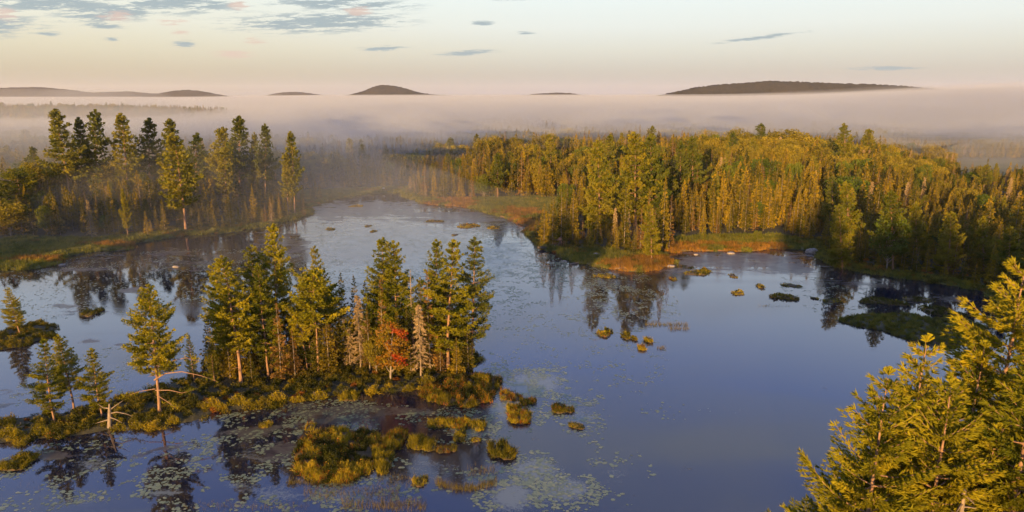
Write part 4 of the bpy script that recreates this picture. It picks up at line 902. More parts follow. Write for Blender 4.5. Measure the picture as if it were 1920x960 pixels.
# ------------------------------------------------------------------ floating bog islets: turf mound > leaves and blades
def islet(u, v, ru, rv, label, mix=(1, 0, 1), hgt=.8, dens=1.0, group='bog islets in the pond', poly=None):
    global rng
    r = np.random.default_rng(int(u * 7 + v * 13)); x0, y0 = ground(u, v)
    dpx = math.hypot(x0, y0) / FPX
    if poly is None:
        rx = ru * (y0 * .974 + 9) / FPX; ry = abs(ground(u, v - rv)[1] - ground(u, v + rv)[1]) / 2
        a = np.linspace(0, 6.28, 15)[:-1]; k = 1 + .28 * np.sin(a * 2 + r.uniform(0, 6)) + .17 * np.sin(a * 3 + r.uniform(0, 6)) + r.normal(0, .10, 14)
        B = np.stack([np.cos(a) * rx * k, np.sin(a) * ry * k], 1) * .9
    else:
        B = np.array(poly) - [x0, y0]; rx = np.ptp(B[:, 0]) / 2; ry = np.ptp(B[:, 1]) / 2
        B = np.stack([np.interp(np.linspace(0, len(B), 41)[:-1], np.arange(len(B) + 1), np.r_[B[:, j], B[0, j]]) for j in (0, 1)], 1); B = B + r.normal(0, .28, B.shape)
    c = B.mean(0); nb = len(B); V = []; 
    for f_, h_ in ((1.06, -.25), (1.0, .02), (.82, .16), (.5, .24)): V.append(np.c_[c + (B - c) * f_, np.full(nb, h_) + r.normal(0, .03, nb)])
    V.append(np.array([[c[0], c[1], .26]])); V = np.vstack(V); F4 = [[k * nb + j, k * nb + (j + 1) % nb, (k + 1) * nb + (j + 1) % nb, (k + 1) * nb + j] for k in range(3) for j in range(nb)]
    F3 = [[3 * nb + j, 3 * nb + (j + 1) % nb, 4 * nb] for j in range(nb)]
    e = bpy.data.objects.new('bog_islet', None); COL.objects.link(e); e.location = (x0, y0, 0); tag(e, label, 'bog islet', group)
    obj('turf', mesh_np('turf', V, [np.array(F3), np.array(F4)], M['turf'], True), e)
    area = max(.6, abs(poly_area(B))); fs = Acc(); gs = Acc(); far_ = y0 > 110
    n = int(min(9000, max(60, area * (24 if far_ else 110) * dens))); lo, hi = B.min(0), B.max(0)
    q = r.uniform(lo, hi, (n * 2, 2)); q = q[poly_sd(B, q[:, 0], q[:, 1]) > -.12 - .5 * r.random(len(q)) ** 3]; ls = .40 if far_ else .17
    fq = fbm(q[:, 0] / .9 + x0, q[:, 1] / .9, 4, 3); q = q[fq > .36]; fq = fq[fq > .36]
    hn = hgt * np.clip(-.75 + 3.0 * fq, .12, 1.7) * np.clip(.38 + poly_sd(B, q[:, 0], q[:, 1]) / 1.5, .18, 1) * .92
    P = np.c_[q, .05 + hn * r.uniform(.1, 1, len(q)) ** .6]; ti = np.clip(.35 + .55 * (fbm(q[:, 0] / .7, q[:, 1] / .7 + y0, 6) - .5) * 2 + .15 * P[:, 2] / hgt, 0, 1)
    names = ['shrub', 'shrub_red', 'shrub_gold', 'reed']; rr_ = fbm(q[:, 0] / 1.3 + 5, q[:, 1] / 1.3 + x0, 8) + r.normal(0, .04, len(q))
    tot = float(sum(mix)); th = np.quantile(rr_, np.cumsum(mix) / tot)
    lastm = np.full(len(q), -1)
    for j in (2, 1, 0): lastm = np.where(rr_ <= th[j] + 1e-9, j, lastm)
    for j, nm in enumerate(('heather', 'russet_heather', 'gold_heather')):
        k = lastm == j
        if k.sum() > 8:
            A_ = Acc(); A_.leaves(P[k], ls, ti[k], .6, r); A_.tufts(P[k][::2] * [1, 1, .5], np.tile([0, 0, 1.], (len(P[k][::2]), 1)), hgt * .7, .12, 2, .45, ti[k][::2], r)
            tag(obj(nm, A_.mesh(nm, M[names[j]]), e), kind='stuff')
    return e
def poly_area(B): x_, y_ = B[:, 0], B[:, 1]; return .5 * np.sum(x_ * np.roll(y_, -1) - y_ * np.roll(x_, -1))
islet(637, 853, 0, 0, 'largest bog islet in front, heathery top with golden left rim', (3, .6, 2.4), .9, 1.0, poly=BIGBOG)
islet(856, 736, 0, 0, 'long islet of gold and green shrubs right of the island', (1.4, .8, 2), 1.0, 1.0, poly=STRIPBOG)
for u, v, ru, rv, mx_, hg, lab in (
    (717, 868, 23, 21, (1.5, 0, 2), 1.0, 'golden-green tuft islet touching the right side of the largest one'),
    (742, 826, 22, 16, (1, .5, 2), 1.0, 'gold islet between the largest islet and the reed tuft'),
    (790, 834, 26, 14, (.6, 0, 3), 1.0, 'yellow reedy islet right of the gold one'),
    (832, 845, 12, 7, (1, 1, 1), .6, 'tiny mottled islet right of the yellow reedy one'), (850, 842, 8, 5, (1, 0, 1), .6, 'tiniest islet beside the mottled one'),
    (860, 796, 34, 12, (1, .5, 2), .8, 'wide gold and green islet below the long shrub islet'), (900, 800, 14, 9, (1, 0, 2), .9, 'yellow-green islet at the right end of the wide one'),
    (820, 795, 22, 8, (1, 0, 1), .7, 'low olive islet left of the wide one'), (862, 820, 14, 9, (1, 0, 1.5), .6, 'small olive islet under the wide one'), (892, 826, 9, 4, (1, 0, 2), .5, 'thin sliver islet under the yellow-green one'),
    (955, 744, 22, 9, (1, 1.2, 1.5), .7, 'rust and gold islet off the right end of the long islet'), (988, 755, 14, 8, (1.5, .5, 1), .8, 'green shrub islet beside the rust and gold one'),
    (974, 780, 28, 15, (1.2, .7, 2), 1.0, 'chunky orange and green islet on the pale lily pads'), (1048, 767, 16, 8, (2, .3, 1), .7, 'dark-backed islet out in the open water'), (1067, 769, 10, 7, (1, .2, 2), .6, 'gold partner of the dark-backed islet'),
    (1082, 799, 13, 7, (1, 0, 2.5), .6, 'small round gold islet lowest in the open water'), (940, 848, 26, 16, (1.5, 0, 1.6), 1.1, 'bright leafy green islet alone below centre'),
    (32, 870, 36, 13, (1, 0, 2), .8, 'round golden islet in the lower left corner'), (788, 903, 16, 9, (1, 0, 1.6), .6, 'low tufty islet left of the reed crescent'),
    (498, 799, 10, 5, (1, 0, 1), .8, 'tiny green bush islet in front of the grove'), (655, 745, 15, 10, (1, 0, 2), 1.0, 'yellow tuft islet at the foot of the grove'), (583, 802, 10, 6, (0, .5, 2), .9, 'orange sprig on the far rim of the largest islet'),
    (1131, 627, 12, 5, (1, .3, 2), .8, 'left gold and red dome of the little row of islets'), (1141, 621, 7, 4, (2, 0, 1), .8, 'dark green dome behind the left gold one'),
    (1174, 630, 10, 6, (1.5, 0, 1.5), 1.0, 'round green-gold dome in the middle of the row'), (1189, 636, 4, 3, (1, 0, 1), .8, 'smallest dome of the row'), (1216, 640, 7, 4, (1, 0, 1.5), 1.0, 'boxy olive dome at the right of the row'),
    (1203, 653, 9, 4, (0, .8, 2), .8, 'orange dome lowest in the row'), (1384, 550, 10, 4, (1, 0, 3), .7, 'yellow islet under the golden marsh reflection'), (1425, 537, 7, 3, (1, 0, 2), .8, 'small yellow islet toward the right shore'),
    (1472, 558, 24, 6, (1, .2, 3), .7, 'long yellow islet toward the right shore'), (1484, 536, 17, 3, (1, 0, 3), .5, 'flat yellow streak islet near the right shore'), (1374, 518, 8, 3, (.5, 0, 3), .5, 'bright yellow speck islet below the mud'),
    (1135, 518, 23, 3, (.5, 0, 3), .5, 'thin yellow islet off the tip of the point'), (1310, 512, 28, 4, (1, 0, 2), .6, 'broken yellow-green islet right of the point'), (1262, 523, 7, 3, (0, .5, 2), .5, 'orange speck islet off the point'),
    (1322, 507, 8, 2, (0, 1, 2), .7, 'pinkish tuft on the yellow-green islet'), (1560, 565, 16, 4, (2, 0, 1), .5, 'dull islet in the reflection of the right shore'), (1655, 566, 38, 8, (4, 0, .6), .7, 'dark green bog raft under the right shore'),
    (1722, 563, 22, 5, (4, 0, .5), .7, 'smaller dark bog raft right of the large raft'), (1765, 586, 38, 9, (4, 0, .5), .7, 'dark bog raft near the foreground pines'), (1528, 560, 5, 2, (1, 0, 2), .4, 'speck of yellow grass near the shaded shore'),
    (700, 434, 6, 2, (1, 0, 1), .5, 'yellow-green dot islet in the pale upper pond'), (853, 441, 5, 2, (1, 0, 1), .5, 'dot islet in the upper pond right of centre'), (690, 424, 5, 2, (2, 0, 1), .4, 'dark dot islet high in the upper pond'),
    (795, 376, 20, 3, (0, 1, 3), .6, 'orange grassy islet off the far marsh'), (880, 424, 28, 3, (1, .5, 2), .5, 'long low golden islet under the far marsh'), (925, 427, 16, 2, (1, 0, 2), .4, 'short golden islet beside the long low one'),
    (172, 588, 16, 6, (3, 0, 0), 1.2, 'dark bushy islet in the left bay'), (187, 583, 6, 3, (3, 0, 0), .9, 'little dark islet beside the bushy one'), (60, 491, 56, 8, (1, 1.2, 2), .7, 'flat orange grass islet along the left edge'),
    (668, 387, 12, 2, (1, 0, 2), .4, 'yellow streak islet at the far end of the pond'), (620, 430, 8, 2, (2, 0, 1), .4, 'dull streak islet off the left shore tip'), (815, 415, 14, 2, (1, .5, 2), .4, 'golden streak islet below the far marsh')):
    islet(u, v, ru, rv, lab, mx_, hg)
q, s = inside(RBOG, 2.6, 33, -.3); n = len(q)
instancer('bog_raft_shrubs', np.c_[q, height(q[:, 0], q[:, 1]) - .15], r.uniform(0, 6.28, n), np.stack([r.uniform(.5, .9, n)] * 3, 1), np.where(r.random(n) < .6, r.integers(7, 9, n), r.integers(0, 2, n)), SH + TU, 'low dark green shrubs on the bog spit off the right shore', 'shrubs')

# reeds standing in the water
acc = Acc(); L = []
def reeds(u, v, ru, rv, n, h, arc=0.0):
    a = np.random.default_rng(int(u + v)); n = int(n * .5); t_ = a.uniform(-1, 1, n); uu = u + t_ * ru; vv = v + arc * (1 - t_ * t_) + a.normal(0, rv * .4, n)
    for uu_, vv_ in zip(uu, vv): L.append((*ground(uu_, vv_), h))
reeds(873, 903, 58, 9, 900, .9, 14); reeds(905, 885, 30, 12, 260, .7); reeds(1250, 609, 40, 3, 420, .9, 0); reeds(1272, 617, 20, 3, 200, .9); reeds(1241, 653, 9, 3, 90, .8); reeds(1222, 603, 12, 3, 100, .6)
reeds(660, 925, 90, 20, 1500, .6); reeds(720, 948, 80, 14, 900, .8); reeds(600, 905, 60, 8, 700, .7); reeds(460, 950, 120, 12, 500, .5); reeds(1450, 574, 30, 3, 120, .6); reeds(1118, 637, 8, 3, 40, .5); reeds(760, 900, 30, 20, 260, .6)
reeds(1095, 575, 60, 18, 90, .5); reeds(850, 790, 60, 30, 500, .5); reeds(680, 780, 100, 20, 400, .4); reeds(960, 560, 40, 40, 60, .5); reeds(90, 905, 60, 20, 160, .4)
L = np.array(L); acc.tufts(np.c_[L[:, :2], np.full(len(L), -.05)], np.tile([0, 0, 1.], (len(L), 1)), L[:, 2] * .75, .06, 2, .3, .5)
tag(obj('reeds', acc.mesh('reeds', M['reed'])), 'thin reeds standing in the shallow water', 'reeds', kind='stuff')

# lily pads
m, t, out = material('lily_pad'); at = t.node('ShaderNodeAttribute'); at.attribute_name = 'tint'
b = t.node('ShaderNodeBsdfPrincipled'); t.link(t.ramp(at.outputs['Fac'], [(0, (.07, .085, .035)), (.55, (.15, .18, .085)), (1, (.24, .23, .10))]), b.inputs['Base Color']); b.inputs['Roughness'].default_value = .38
t.link(b.outputs[0], out.inputs[0])
r = np.random.default_rng(91); Q = []
for (u, v, ru, rv, k) in PALE + [(430, 880, 120, 60, .5), (120, 880, 120, 60, .4), (600, 780, 160, 26, .7), (300, 520, 260, 50, .3), (1120, 560, 70, 50, .25), (1180, 560, 70, 40, .35), (1560, 560, 60, 40, .35), (880, 690, 60, 30, .6), (1030, 500, 40, 25, .35)]:
    x0, y0 = ground(u, v); rx = ru * (y0 * .974 + 9) / FPX; ry = abs(ground(u, v - rv)[1] - ground(u, v + rv)[1]) / 2
    n = int(min(9000, 3.14 * rx * ry * 19 * k)); a = r.uniform(0, 6.28, n); q = np.sqrt(r.random(n)) * 1.25
    xs = x0 + np.cos(a) * q * rx; ys = y0 + np.sin(a) * q * ry
    nn = .5 * fbm(xs / 3.2, ys / 3.2, 61, 4) + .5 * fbm(xs / 1.1, ys / 1.1, 62, 3)
    ok = (nn > .56 - .10 * k) & (land(xs, ys) < -.3); Q.append(np.c_[xs[ok], ys[ok]])
Q = np.vstack(Q); n = len(Q); print('pads', n)
a = np.linspace(0, 2 * np.pi, 7)[:-1]; rad = .07 + .19 * r.random(n) ** 1.6; ph = r.uniform(0, 6.28, n)
V = np.stack([Q[:, :1] + rad[:, None] * np.cos(a + ph[:, None]), Q[:, 1:] + rad[:, None] * np.sin(a + ph[:, None]) * .9, np.full((n, 6), .012) + r.uniform(0, .006, (n, 1))], -1).reshape(-1, 3)
me = mesh_np('lily_pads', V, np.arange(n * 6).reshape(-1, 6), m, False, {'tint': ('FACE', np.clip(r.normal(.5, .2, n), 0, 1))})
tag(obj('lily_pads', me), 'pale green lily pads drifting in ragged sheets on the pond', 'lily pads', kind='stuff')

# ------------------------------------------------------------------ snag, hut, boats, dock, rocks
def hgt1(x, y): return float(height(np.array([x]), np.array([y]))[0])
x0, y0 = ground(205, 798, .3); e = bpy.data.objects.new('broken_snag', None); COL.objects.link(e); e.location = (x0, y0, .2); e.rotation_euler = (0, .10, 0); e.scale = (.78,) * 3
tag(e, 'broken grey snag with twisted bare limbs right of the short bushy pine', 'dead tree')
a = Acc(); a.tube([[0, 0, -.3], [.05, 0, 1.2], [.1, 0, 2.6], [.12, 0, 3.9]], [.38, .30, .26, .12], 7); obj('trunk', a.mesh('trunk', M['dead'], True), e)
for P in ([[.1, 0, 2.2], [1.2, 0, 2.6], [2.6, .2, 2.3], [3.6, .2, 2.0]], [[.1, 0, 2.8], [1.0, .3, 3.6], [2.0, .5, 4.4]], [[0, 0, 1.6], [1.1, -.3, 1.5], [2.3, -.5, 1.1]], [[0, 0, 1.2], [-1.2, 0, .7], [-2.4, 0, .2]], [[0, 0, 3.1], [-1.0, .2, 3.0], [-1.8, .2, 3.6]]):
    a = Acc(); a.tube(P, np.linspace(.11, .02, len(P)), 5); obj('limb', a.mesh('limb', M['dead'], True), e)
# the gnarled pine's long bare limbs
g_e = next(o for o in COL.objects if str(o.get('label', '')).startswith('tall lone gnarled'))
ginv = g_e.matrix_basis.inverted()
gx0, gy0, gz0 = g_e.location
for P, r0 in (([[-.2, 0, 4.6], [1.4, -.3, 5.6], [3.6, -.4, 5.9], [6.0, -.5, 5.4], [8.0, -.5, 4.6]], .16), ([[-.2, 0, 3.2], [1.8, -.4, 3.4], [3.4, -.6, 3.1], [5.0, -.6, 3.5]], .12), ([[-.2, 0, 2.6], [1.6, -.5, 1.7], [2.4, -.6, 1.0]], .09), ([[-.3, 0, 5.2], [1.6, 0, 7.0], [4.2, 0, 7.6], [5.8, 0, 7.0]], .12), ([[-.2, 0, 3.4], [-2.0, -.3, 3.2], [-3.8, -.4, 2.6]], .10)):
    a = Acc(); Pw = [ginv @ Vector((gx0 + p[0], gy0 + p[1], gz0 + p[2])) for p in P]; sca = g_e.scale[0]
    a.tube([tuple(p) for p in Pw], np.linspace(r0 * .7, .02, len(P)) / sca, 5); lo_ = obj('limb', a.mesh('limb', M['bark'], True), next(q for q in g_e.children if q.name.startswith('trunk')))
    tip = np.array([tuple(p) for p in Pw][-2:]); c = Acc(); rr2 = np.random.default_rng(int(r0 * 1000)); q = tip[0] + (tip[1] - tip[0]) * rr2.uniform(0.1, 1.1, (26, 1)) + rr2.normal(0, .35, (26, 3)) * [1.2, 1.2, .4]
    c.tufts(q, np.tile([0, 0, 1.], (26, 1)), .42, .17, 6, .8, .5, rr2); obj('needle_cluster', c.mesh('needle_cluster', M['pine']), lo_)

def box(acc, lo, hi, tint=.5):
    (a, b, c), (d, e_, f) = lo, hi; V = [[a, b, c], [d, b, c], [d, e_, c], [a, e_, c], [a, b, f], [d, b, f], [d, e_, f], [a, e_, f]]
    acc.add(V, [[0, 3, 2, 1], [4, 5, 6, 7], [0, 1, 5, 4], [1, 2, 6, 5], [2, 3, 7, 6], [3, 0, 4, 7]], tint)
x0, y0 = ground(1042, 459, .6); e = bpy.data.objects.new('hut', None); COL.objects.link(e); e.location = (x0, y0, hgt1(x0, y0)); e.rotation_euler[2] = .25
tag(e, 'tiny dark reddish hut under the spruces by the beached boats', 'hut')
for k in range(8): a = Acc(); box(a, (-1.2 + k * .3, -.9, -.2), (-1.2 + k * .3 + .285, -.84, 1.75)); obj('wall_board', a.mesh('wall_board', M['hut_dark']), e)
a = Acc(); box(a, (-1.18, -.83, -.2), (-1.12, .9, 1.75)); box(a, (1.12, -.83, -.2), (1.18, .9, 1.75)); box(a, (-1.11, .84, -.2), (1.11, .9, 1.75)); obj('wall', a.mesh('wall', M['hut_dark']), e)
a = Acc(); a.add([[-1.4, -1.2, 1.74], [1.4, -1.2, 1.74], [1.4, 1.1, 1.74], [-1.4, 1.1, 1.74], [-1.4, -1.2, 1.84], [1.4, -1.2, 1.84], [1.4, 0, 2.35], [-1.4, 0, 2.35], [1.4, 1.1, 1.84], [-1.4, 1.1, 1.84]],
      [[0, 3, 2, 1], [0, 1, 5, 4], [4, 5, 6, 7], [7, 6, 8, 9], [2, 3, 9, 8]]); a.add([[1.4, -1.2, 1.84], [1.4, 1.1, 1.84], [1.4, 0, 2.35], [-1.4, -1.2, 1.84], [-1.4, 1.1, 1.84], [-1.4, 0, 2.35]], [[0, 1, 2], [3, 5, 4]]); obj('roof', a.mesh('roof', M['hut_dark']), e)
for px_ in (1.25, 1.75, 2.1): a = Acc(); box(a, (px_, -1.1, -.2), (px_ + .16, -.95, 1.5)); obj('post', a.mesh('post', M['hut_red']), e)
def boat(name, u, v, L_, W_, H_, mat, label, rz, upside=False, z=.0):
    x0, y0 = ground(u, v, .2); e = bpy.data.objects.new(name, None); COL.objects.link(e); e.location = (x0, y0, max(hgt1(x0, y0), 0) + z); e.rotation_euler = (math.pi if upside else 0, 0, rz)
    if upside: e.location[2] += H_
    tag(e, label, name); n = 13; s = np.linspace(-1, 1, n); V = []; F = []
    for i, t_ in enumerate(s):
        wd = W_ / 2 * (1 - abs(t_) ** 2.6) + .02; sh = .22 * abs(t_) ** 2 * H_ / .4
        for k, (yy, zz2) in enumerate(((-1, 1), (-.92, .45), (-.5, .08), (0, 0), (.5, .08), (.92, .45), (1, 1))): V.append((t_ * L_ / 2, yy * wd, zz2 * H_ + sh * (.3 + .7 * zz2)))
    for i in range(n - 1):
        for k in range(6): F.append([i * 7 + k, (i + 1) * 7 + k, (i + 1) * 7 + k + 1, i * 7 + k + 1])
    me = mesh_np('hull', np.array(V), np.array(F), mat, True); o = obj('hull', me, e); sm = o.modifiers.new('s', 'SOLIDIFY'); sm.thickness = .04
    for side in (0, 6): a = Acc(); a.tube([V[i * 7 + side] for i in range(n)], np.full(n, .035), 5); obj('gunwale', a.mesh('gunwale', mat), e)
    for t_ in (-.45, .1, .55): a = Acc(); wd = W_ / 2 * (1 - abs(t_) ** 2.6) * .93; box(a, (t_ * L_ / 2 - .1, -wd, H_ * .62), (t_ * L_ / 2 + .1, wd, H_ * .62 + .03)); obj('thwart', a.mesh('thwart', mat), e)
    return e
boat('canoe', 1043, 462, 3.6, .85, .38, M['boat_white'], 'pale overturned canoe on the grass of the middle point', 0.75, True)
boat('rowboat', 1021, 466, 4.2, 1.3, .5, M['boat_dark'], 'dark rowboat drawn up at the water edge of the point', 0.45)
x0, y0 = ground(712, 358, .5); e = bpy.data.objects.new('dock', None); COL.objects.link(e); e.location = (x0, y0, .65); tag(e, 'pale plank dock at the misty far end of the pond', 'dock')
for k in range(22): a = Acc(); box(a, (-3.6 + k * .33, -.8, 0), (-3.6 + k * .33 + .31, .8, .06)); obj('plank', a.mesh('plank', M['plank']), e)
for px_ in (-3.4, 0, 3.4):
    for py_ in (-.7, .7): a = Acc(); a.tube([[px_, py_, -1.8], [px_, py_, -.01]], [.09, .09], 6); obj('pile', a.mesh('pile', M['bark_grey']), e)
e2 = bpy.data.objects.new('signboard', None); COL.objects.link(e2); e2.location = (x0 + 1.6, y0 + .2, .71); tag(e2, 'small white board on a post on the far dock', 'sign')
a = Acc(); box(a, (-.04, -.04, 0), (.04, .04, .75)); obj('post', a.mesh('post', M['bark_grey']), e2); a = Acc(); box(a, (-.5, -.06, .76), (.5, -.01, 1.15)); obj('board', a.mesh('board', M['boat_white']), e2)

def rock(u, v, L_, label, sx=1.0, sz=.6, seed=0):
    x0, y0 = ground(u, v, .1); r = np.random.default_rng(seed + int(u)); n, mth = 12, 16; V = []; F = []
    for i in range(n):
        ph = math.pi * i / (n - 1)
        for j in range(mth):
            th = 2 * math.pi * j / mth; dx_, dy_, dz_ = math.sin(ph) * math.cos(th), math.sin(ph) * math.sin(th), math.cos(ph)
            k = 1 + .35 * (float(fbm(np.array([dx_ * 1.4 + u]), np.array([dy_ * 1.4 + dz_ * 1.9 + v]), 5)[0]) - .5) + .12 * (float(fbm(np.array([dx_ * 5 + u]), np.array([dy_ * 5 + dz_ * 4]), 6)[0]) - .5)
            V.append((dx_ * k * L_ * sx, dy_ * k * L_ * .8, dz_ * k * L_ * sz))
    for i in range(n - 1):
        for j in range(mth): F.append([i * mth + j, i * mth + (j + 1) % mth, (i + 1) * mth + (j + 1) % mth, (i + 1) * mth + j])
    o = obj('boulder', mesh_np('boulder', np.array(V), np.array(F), M['rock'], False), None, (x0, y0, max(hgt1(x0, y0), 0) + L_ * .08)); tag(o, label, 'boulder', 'boulders at the waterline'); return o
rock(1523, 473, 1.5, 'big pale domed boulder at the right end of the golden marsh', 1.2, .75)
for u, v, L_, lab in ((1371, 475, .9, 'flat pinkish boulder at the edge of the mud'), (1305, 477, .55, 'small pink boulder in the mud near the point'), (1434, 456, .6, 'pale boulder in the golden marsh grass'), (1118, 479, .8, 'grey boulder among shrubs on the point'), (1106, 483, .5, 'low grey stone at the point shrubs'),
                     (1058, 490, .6, 'wet stone at the waterline below the grass'), (1258, 499, .8, 'orange-lit boulder at the tip of the point'), (1232, 501, .5, 'small lit stone left of the tip boulder'), (116, 497, .7, 'pale stone at the right end of the orange grass islet'), (330, 500, .7, 'pale stone in the dark left bay')):
    rock(u, v, L_, lab, 1.2, .5)
def log(u, v, L_, rz, label):
    x0, y0 = ground(u, v, .1); a = Acc(); a.tube([[-L_ / 2, 0, 0], [0, .1, .06], [L_ / 2, 0, 0]], [.16, .13, .07], 6)
    for k in (-.2, .15, .3): a.tube([[k * L_, 0, .05], [k * L_ + .3, .3, .5]], [.04, .015], 4)
    o = obj('fallen_log', a.mesh('fallen_log', M['dead'], True), None, (x0, y0, max(hgt1(x0, y0), 0) + .12), rz); tag(o, label, 'log')
log(20, 812, 3.2, .9, 'bleached fallen branch on the island tip at the left edge'); log(832, 668, 4.5, -.7, 'bare fallen stem leaning under the right-hand trio'); log(1080, 494, 3.5, .5, 'driftwood log at the waterline of the point'); log(1165, 505, 3.0, .1, 'bleached log in the orange grass of the point')

# ------------------------------------------------------------------ hills beyond the fog
m, t, out = material('wooded_hill'); p = pos(t); n1 = t.noise(p, .012, 6, .7); n2 = t.noise(p, .09, 4, .7)
c = t.ramp(t.math('ADD', t.math('MULTIPLY', n1, .5), t.math('MULTIPLY', n2, .5)), [(.35, (.012, .014, .009)), (.6, (.042, .034, .018))])
b = t.node('ShaderNodeBsdfDiffuse'); t.link(c, b.inputs[0]); bu = t.node('ShaderNodeBump'); bu.inputs['Distance'].default_value = 6; t.link(n2, bu.inputs['Height']); t.link(bu.outputs[0], b.inputs['Normal']); t.link(b.outputs[0], out.inputs[0]); M['hill'] = m
def hill(D, prof, depth, rough=2.5, step=10, seed=0):
    """ridge at distance D; prof = [(u, v)] of its skyline"""
    us = np.array([q[0] for q in prof], float); vs = np.array([q[1] for q in prof], float)
    XX = np.array([(u - 960) / FPX * D for u in us]); HH = np.array([max(0, CH + D * math.tan(math.atan((480 - v) / FPX) - PITCH)) for v in vs])
    x0, x1 = XX[0] - 260, XX[-1] + 260; xs = np.arange(x0, x1, step); ys = np.linspace(-depth, depth, 41)
    XX = np.r_[x0, XX, x1]; HH = np.r_[-12, HH, -12]
    Xg, Yg = np.meshgrid(xs, ys); ridge = np.interp(xs, XX, HH)
    kk = np.ones(7) / 7; ridge = np.convolve(np.pad(ridge, 3, 'edge'), kk, 'valid')
    Zg = ridge[None, :] * np.exp(-(Yg / depth * 1.7) ** 2) + (fbm(Xg / 160, (Yg + D) / 160, seed) - .5) * 14 * (np.abs(Yg) > depth * .08) + hashn((Xg / step).astype(int), (Yg * 3).astype(int), seed) * rough - 4
    idx = np.arange(Xg.size).reshape(Xg.shape); F = np.stack([idx[:-1, :-1], idx[:-1, 1:], idx[1:, 1:], idx[1:, :-1]], -1).reshape(-1, 4)
    o = obj('hill', mesh_np('hill', np.stack([Xg, Yg + D, Zg], -1).reshape(-1, 3), F, M['hill'], False)); tag(o, kind='structure'); return xs, ridge, D
hA = hill(5200, [(-160, 172), (0, 168), (50, 164), (100, 163), (150, 168), (190, 174), (230, 172), (260, 171), (300, 175), (330, 176), (350, 178)], 420, 5, 14, 1)
hB = hill(4700, [(300, 179), (330, 172), (350, 169), (375, 168), (400, 172), (430, 178)], 260, 5, 12, 2)
hC = hill(5600, [(505, 181), (530, 174), (555, 172), (580, 173), (610, 178), (630, 182)], 300, 5, 14, 3)
hD = hill(3600, [(645, 182), (670, 176), (695, 169), (706, 162), (722, 158.5), (745, 160), (765, 165), (785, 172), (810, 177), (850, 179), (900, 180.5), (960, 180)], 300, 5, 9, 4)
hE = hill(4300, [(930, 182), (980, 178), (1020, 174.5), (1045, 173), (1070, 174.5), (1095, 179), (1130, 183)], 260, 5, 11, 5)
hF = hill(2500, [(1215, 182), (1250, 174), (1290, 164), (1330, 159), (1370, 156), (1400, 154), (1425, 151), (1450, 152), (1500, 154), (1560, 156.5), (1620, 158), (1660, 160), (1720, 165), (1800, 178)], 280, 6, 6, 6)
# radio mast
x0 = (574 - 960) / FPX * 5600; e = bpy.data.objects.new('radio_mast', None); COL.objects.link(e); zb = float(np.interp(x0, hC[0], hC[1])); e.location = (x0, 5600, zb - 4); tag(e, 'thin radio mast on the second small hill from the left', 'mast')
a = Acc()
for k in range(3): a.tube([[math.cos(k * 2.1) * .7, math.sin(k * 2.1) * .7, 0], [math.cos(k * 2.1) * .5, math.sin(k * 2.1) * .5, 62]], [.25, .18], 5)
obj('tower', a.mesh('tower', M['steel']), e); a = Acc(); a.tube([[0, 0, 60], [0, 0, 68]], [.25, .12], 5); obj('antenna', a.mesh('antenna', M['steel']), e)

# ------------------------------------------------------------------ air: thin haze everywhere, fog banks where the photograph has them
def volume(name, color, density, aniso=0.0):
    m = bpy.data.materials.new(name); m.use_nodes = True; t = NT(m.node_tree); t.n.clear(); out = t.node('ShaderNodeOutputMaterial')
    v = t.node('ShaderNodeVolumePrincipled'); v.inputs['Color'].default_value = (*color, 1); v.inputs['Density'].default_value = density; v.inputs['Anisotropy'].default_value = aniso
    t.link(v.outputs[0], out.inputs['Volume']); return m
a = Acc(); box(a, (-7250, -480, -8), (7250, 8600, 150)); o = obj('haze', a.mesh('haze', volume('thin_haze', (.78, .80, .86), .000048))); tag(o, kind='stuff')
def slab(name, x0, x1, y0, y1, nx_, ny_, top, bot, density, color, label):
    xs = np.linspace(x0, x1, nx_); ys = y0 + (y1 - y0) * np.linspace(0, 1, ny_) ** 1.8; Xg, Yg = np.meshgrid(xs, ys); T_ = top(Xg, Yg); B_ = bot(Xg, Yg)
    mid = (T_ + B_) / 2; th = np.maximum(T_ - B_, .02); T_ = mid + th / 2; B_ = mid - th / 2
    idx = np.arange(Xg.size).reshape(Xg.shape); n = Xg.size
    Ft = np.stack([idx[:-1, :-1], idx[:-1, 1:], idx[1:, 1:], idx[1:, :-1]], -1).reshape(-1, 4); Fb = Ft[:, ::-1] + n
    rim = np.concatenate([idx[0, :], idx[1:, -1], idx[-1, -2::-1], idx[-2:0:-1, 0]]); rn = np.roll(rim, -1); Fs = np.stack([rim, rim + n, rn + n, rn], 1)
    V = np.vstack([np.stack([Xg, Yg, T_], -1).reshape(-1, 3), np.stack([Xg, Yg, B_], -1).reshape(-1, 3)])
    o = obj(name, mesh_np(name, V, np.vstack([Ft, Fb, Fs]), volume(name + '_air', color, density), True)); tag(o, label, 'fog', None, 'stuff'); return o
FOGC = (.50, .54, .57)
def edge(Xg, Yg, x0, x1, y0, y1, f): return sstep(Xg, x0, x0 + f) * (1 - sstep(Xg, x1 - f, x1)) * sstep(Yg, y0, y0 + f) * (1 - sstep(Yg, y1 - f, y1))
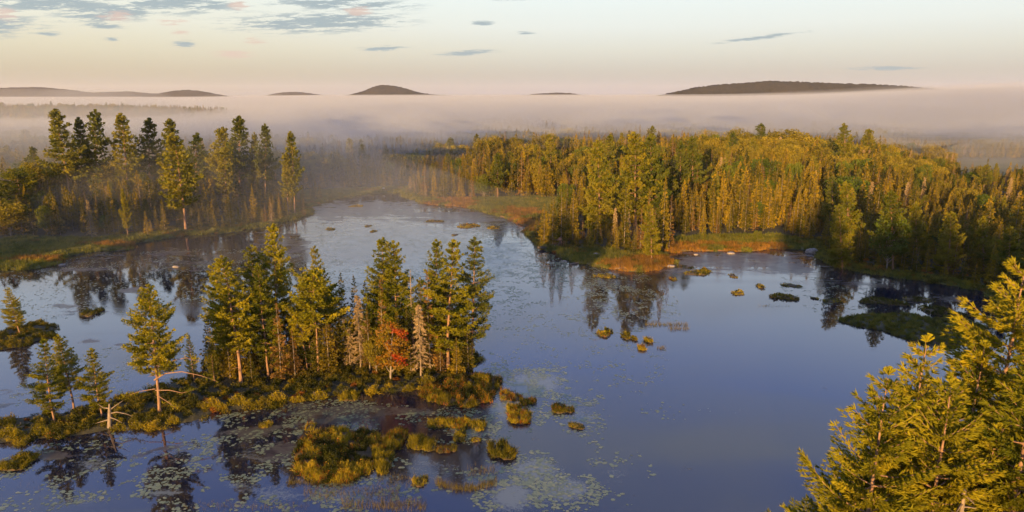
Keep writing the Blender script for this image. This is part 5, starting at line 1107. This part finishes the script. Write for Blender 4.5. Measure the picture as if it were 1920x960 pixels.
def bank_top(off, lift):
    def f(Xg, Yg):
        fr = 0; e_ = sstep(Yg, 350 + off + fr, 620 + off + fr) * (1 - sstep(np.abs(Xg), 6000, 6900)) * (1 - sstep(Yg, 7400, 8300))
        left = sstep(-Xg / Yg, .25, .55) * (1 - sstep(Yg, 1150, 1500))
        base = 34 + lift + 3 * (fbm(Xg / 420, Yg / 420, 55) - .5) + 15 * sstep(Xg / Yg, .24, .75) * (1 - sstep(Yg, 3300, 5200)) - 10 * sstep(-Xg / Yg, .22, .5)
        return 14 + (base - 14) * e_ * (1 - .80 * left)
    return f
def bank_bot(off):
    return lambda Xg, Yg: 14 - 16 * sstep(Yg, 440 + off, 620 + off) * (1 - sstep(np.abs(Xg), 6000, 6900)) * (1 - sstep(Yg, 7400, 8300)) * (1 - .9 * sstep(-Xg / Yg, .25, .55) * (1 - sstep(Yg, 1150, 1500)))
slab('fog_bank', -6900, 6900, 352, 8300, 150, 110, bank_top(60, 0), bank_bot(60), .0062, FOGC, 'dense level fog bank hiding the far forest')
slab('fog_veil', -6850, 6850, 300, 8250, 150, 110, bank_top(0, 3), bank_bot(0), .0022, FOGC, 'thin veil of mist over the top of the fog bank')
def lens(name, x0, x1, y0, y1, zt, dens, label, seed, ramp=60, zb=1.8, sx=60, sy=60):
    def top(Xg, Yg): return zb + .2 + ((zt - zb) * np.clip(-.2 + 2.2 * fbm(Xg / sx, Yg / sy, seed), 0, 1.3)) * edge(Xg, Yg, x0, x1, y0, y1, ramp)
    slab(name, x0, x1, y0, y1, 90, 90, top, lambda Xg, Yg: 0 * Xg + zb, dens, FOGC, label)
slab('fog_veil', -6800, 6800, 320, 8200, 150, 110, bank_top(80, 7), bank_bot(80), .0005, FOGC, 'faint uppermost mist above the fog bank')
lens('mist_patch', -380, 40, 150, 660, 33, .0042, 'low mist drifting through the forest behind the left shore', 61, 150)
lens('mist_patch', -190, 60, 290, 640, 26, .0042, 'mist hanging in the forest beyond the far end of the pond', 62, 70)
lens('mist_patch', -900, -60, 400, 800, 15, .0040, 'broad mist lying in the valley at the far left', 63, 90)
lens('mist_patch', 90, 800, 300, 900, 24, .0045, 'thin mist over the low forest right of the golden hill', 64, 120)
lens('mist_patch', -100, 230, 340, 760, 23, .0030, 'mist touching the treetops beyond the middle point', 65, 110)
lens('mist_patch', -520, -100, 300, 560, 30, .0024, 'torn wisp of mist above the left forest', 68, 50, 20, 80, 34)
lens('mist_patch', 20, 420, 430, 760, 32, .0026, 'torn wisp of mist trailing from the fog bank right of centre', 67, 60, 18, 90, 36)
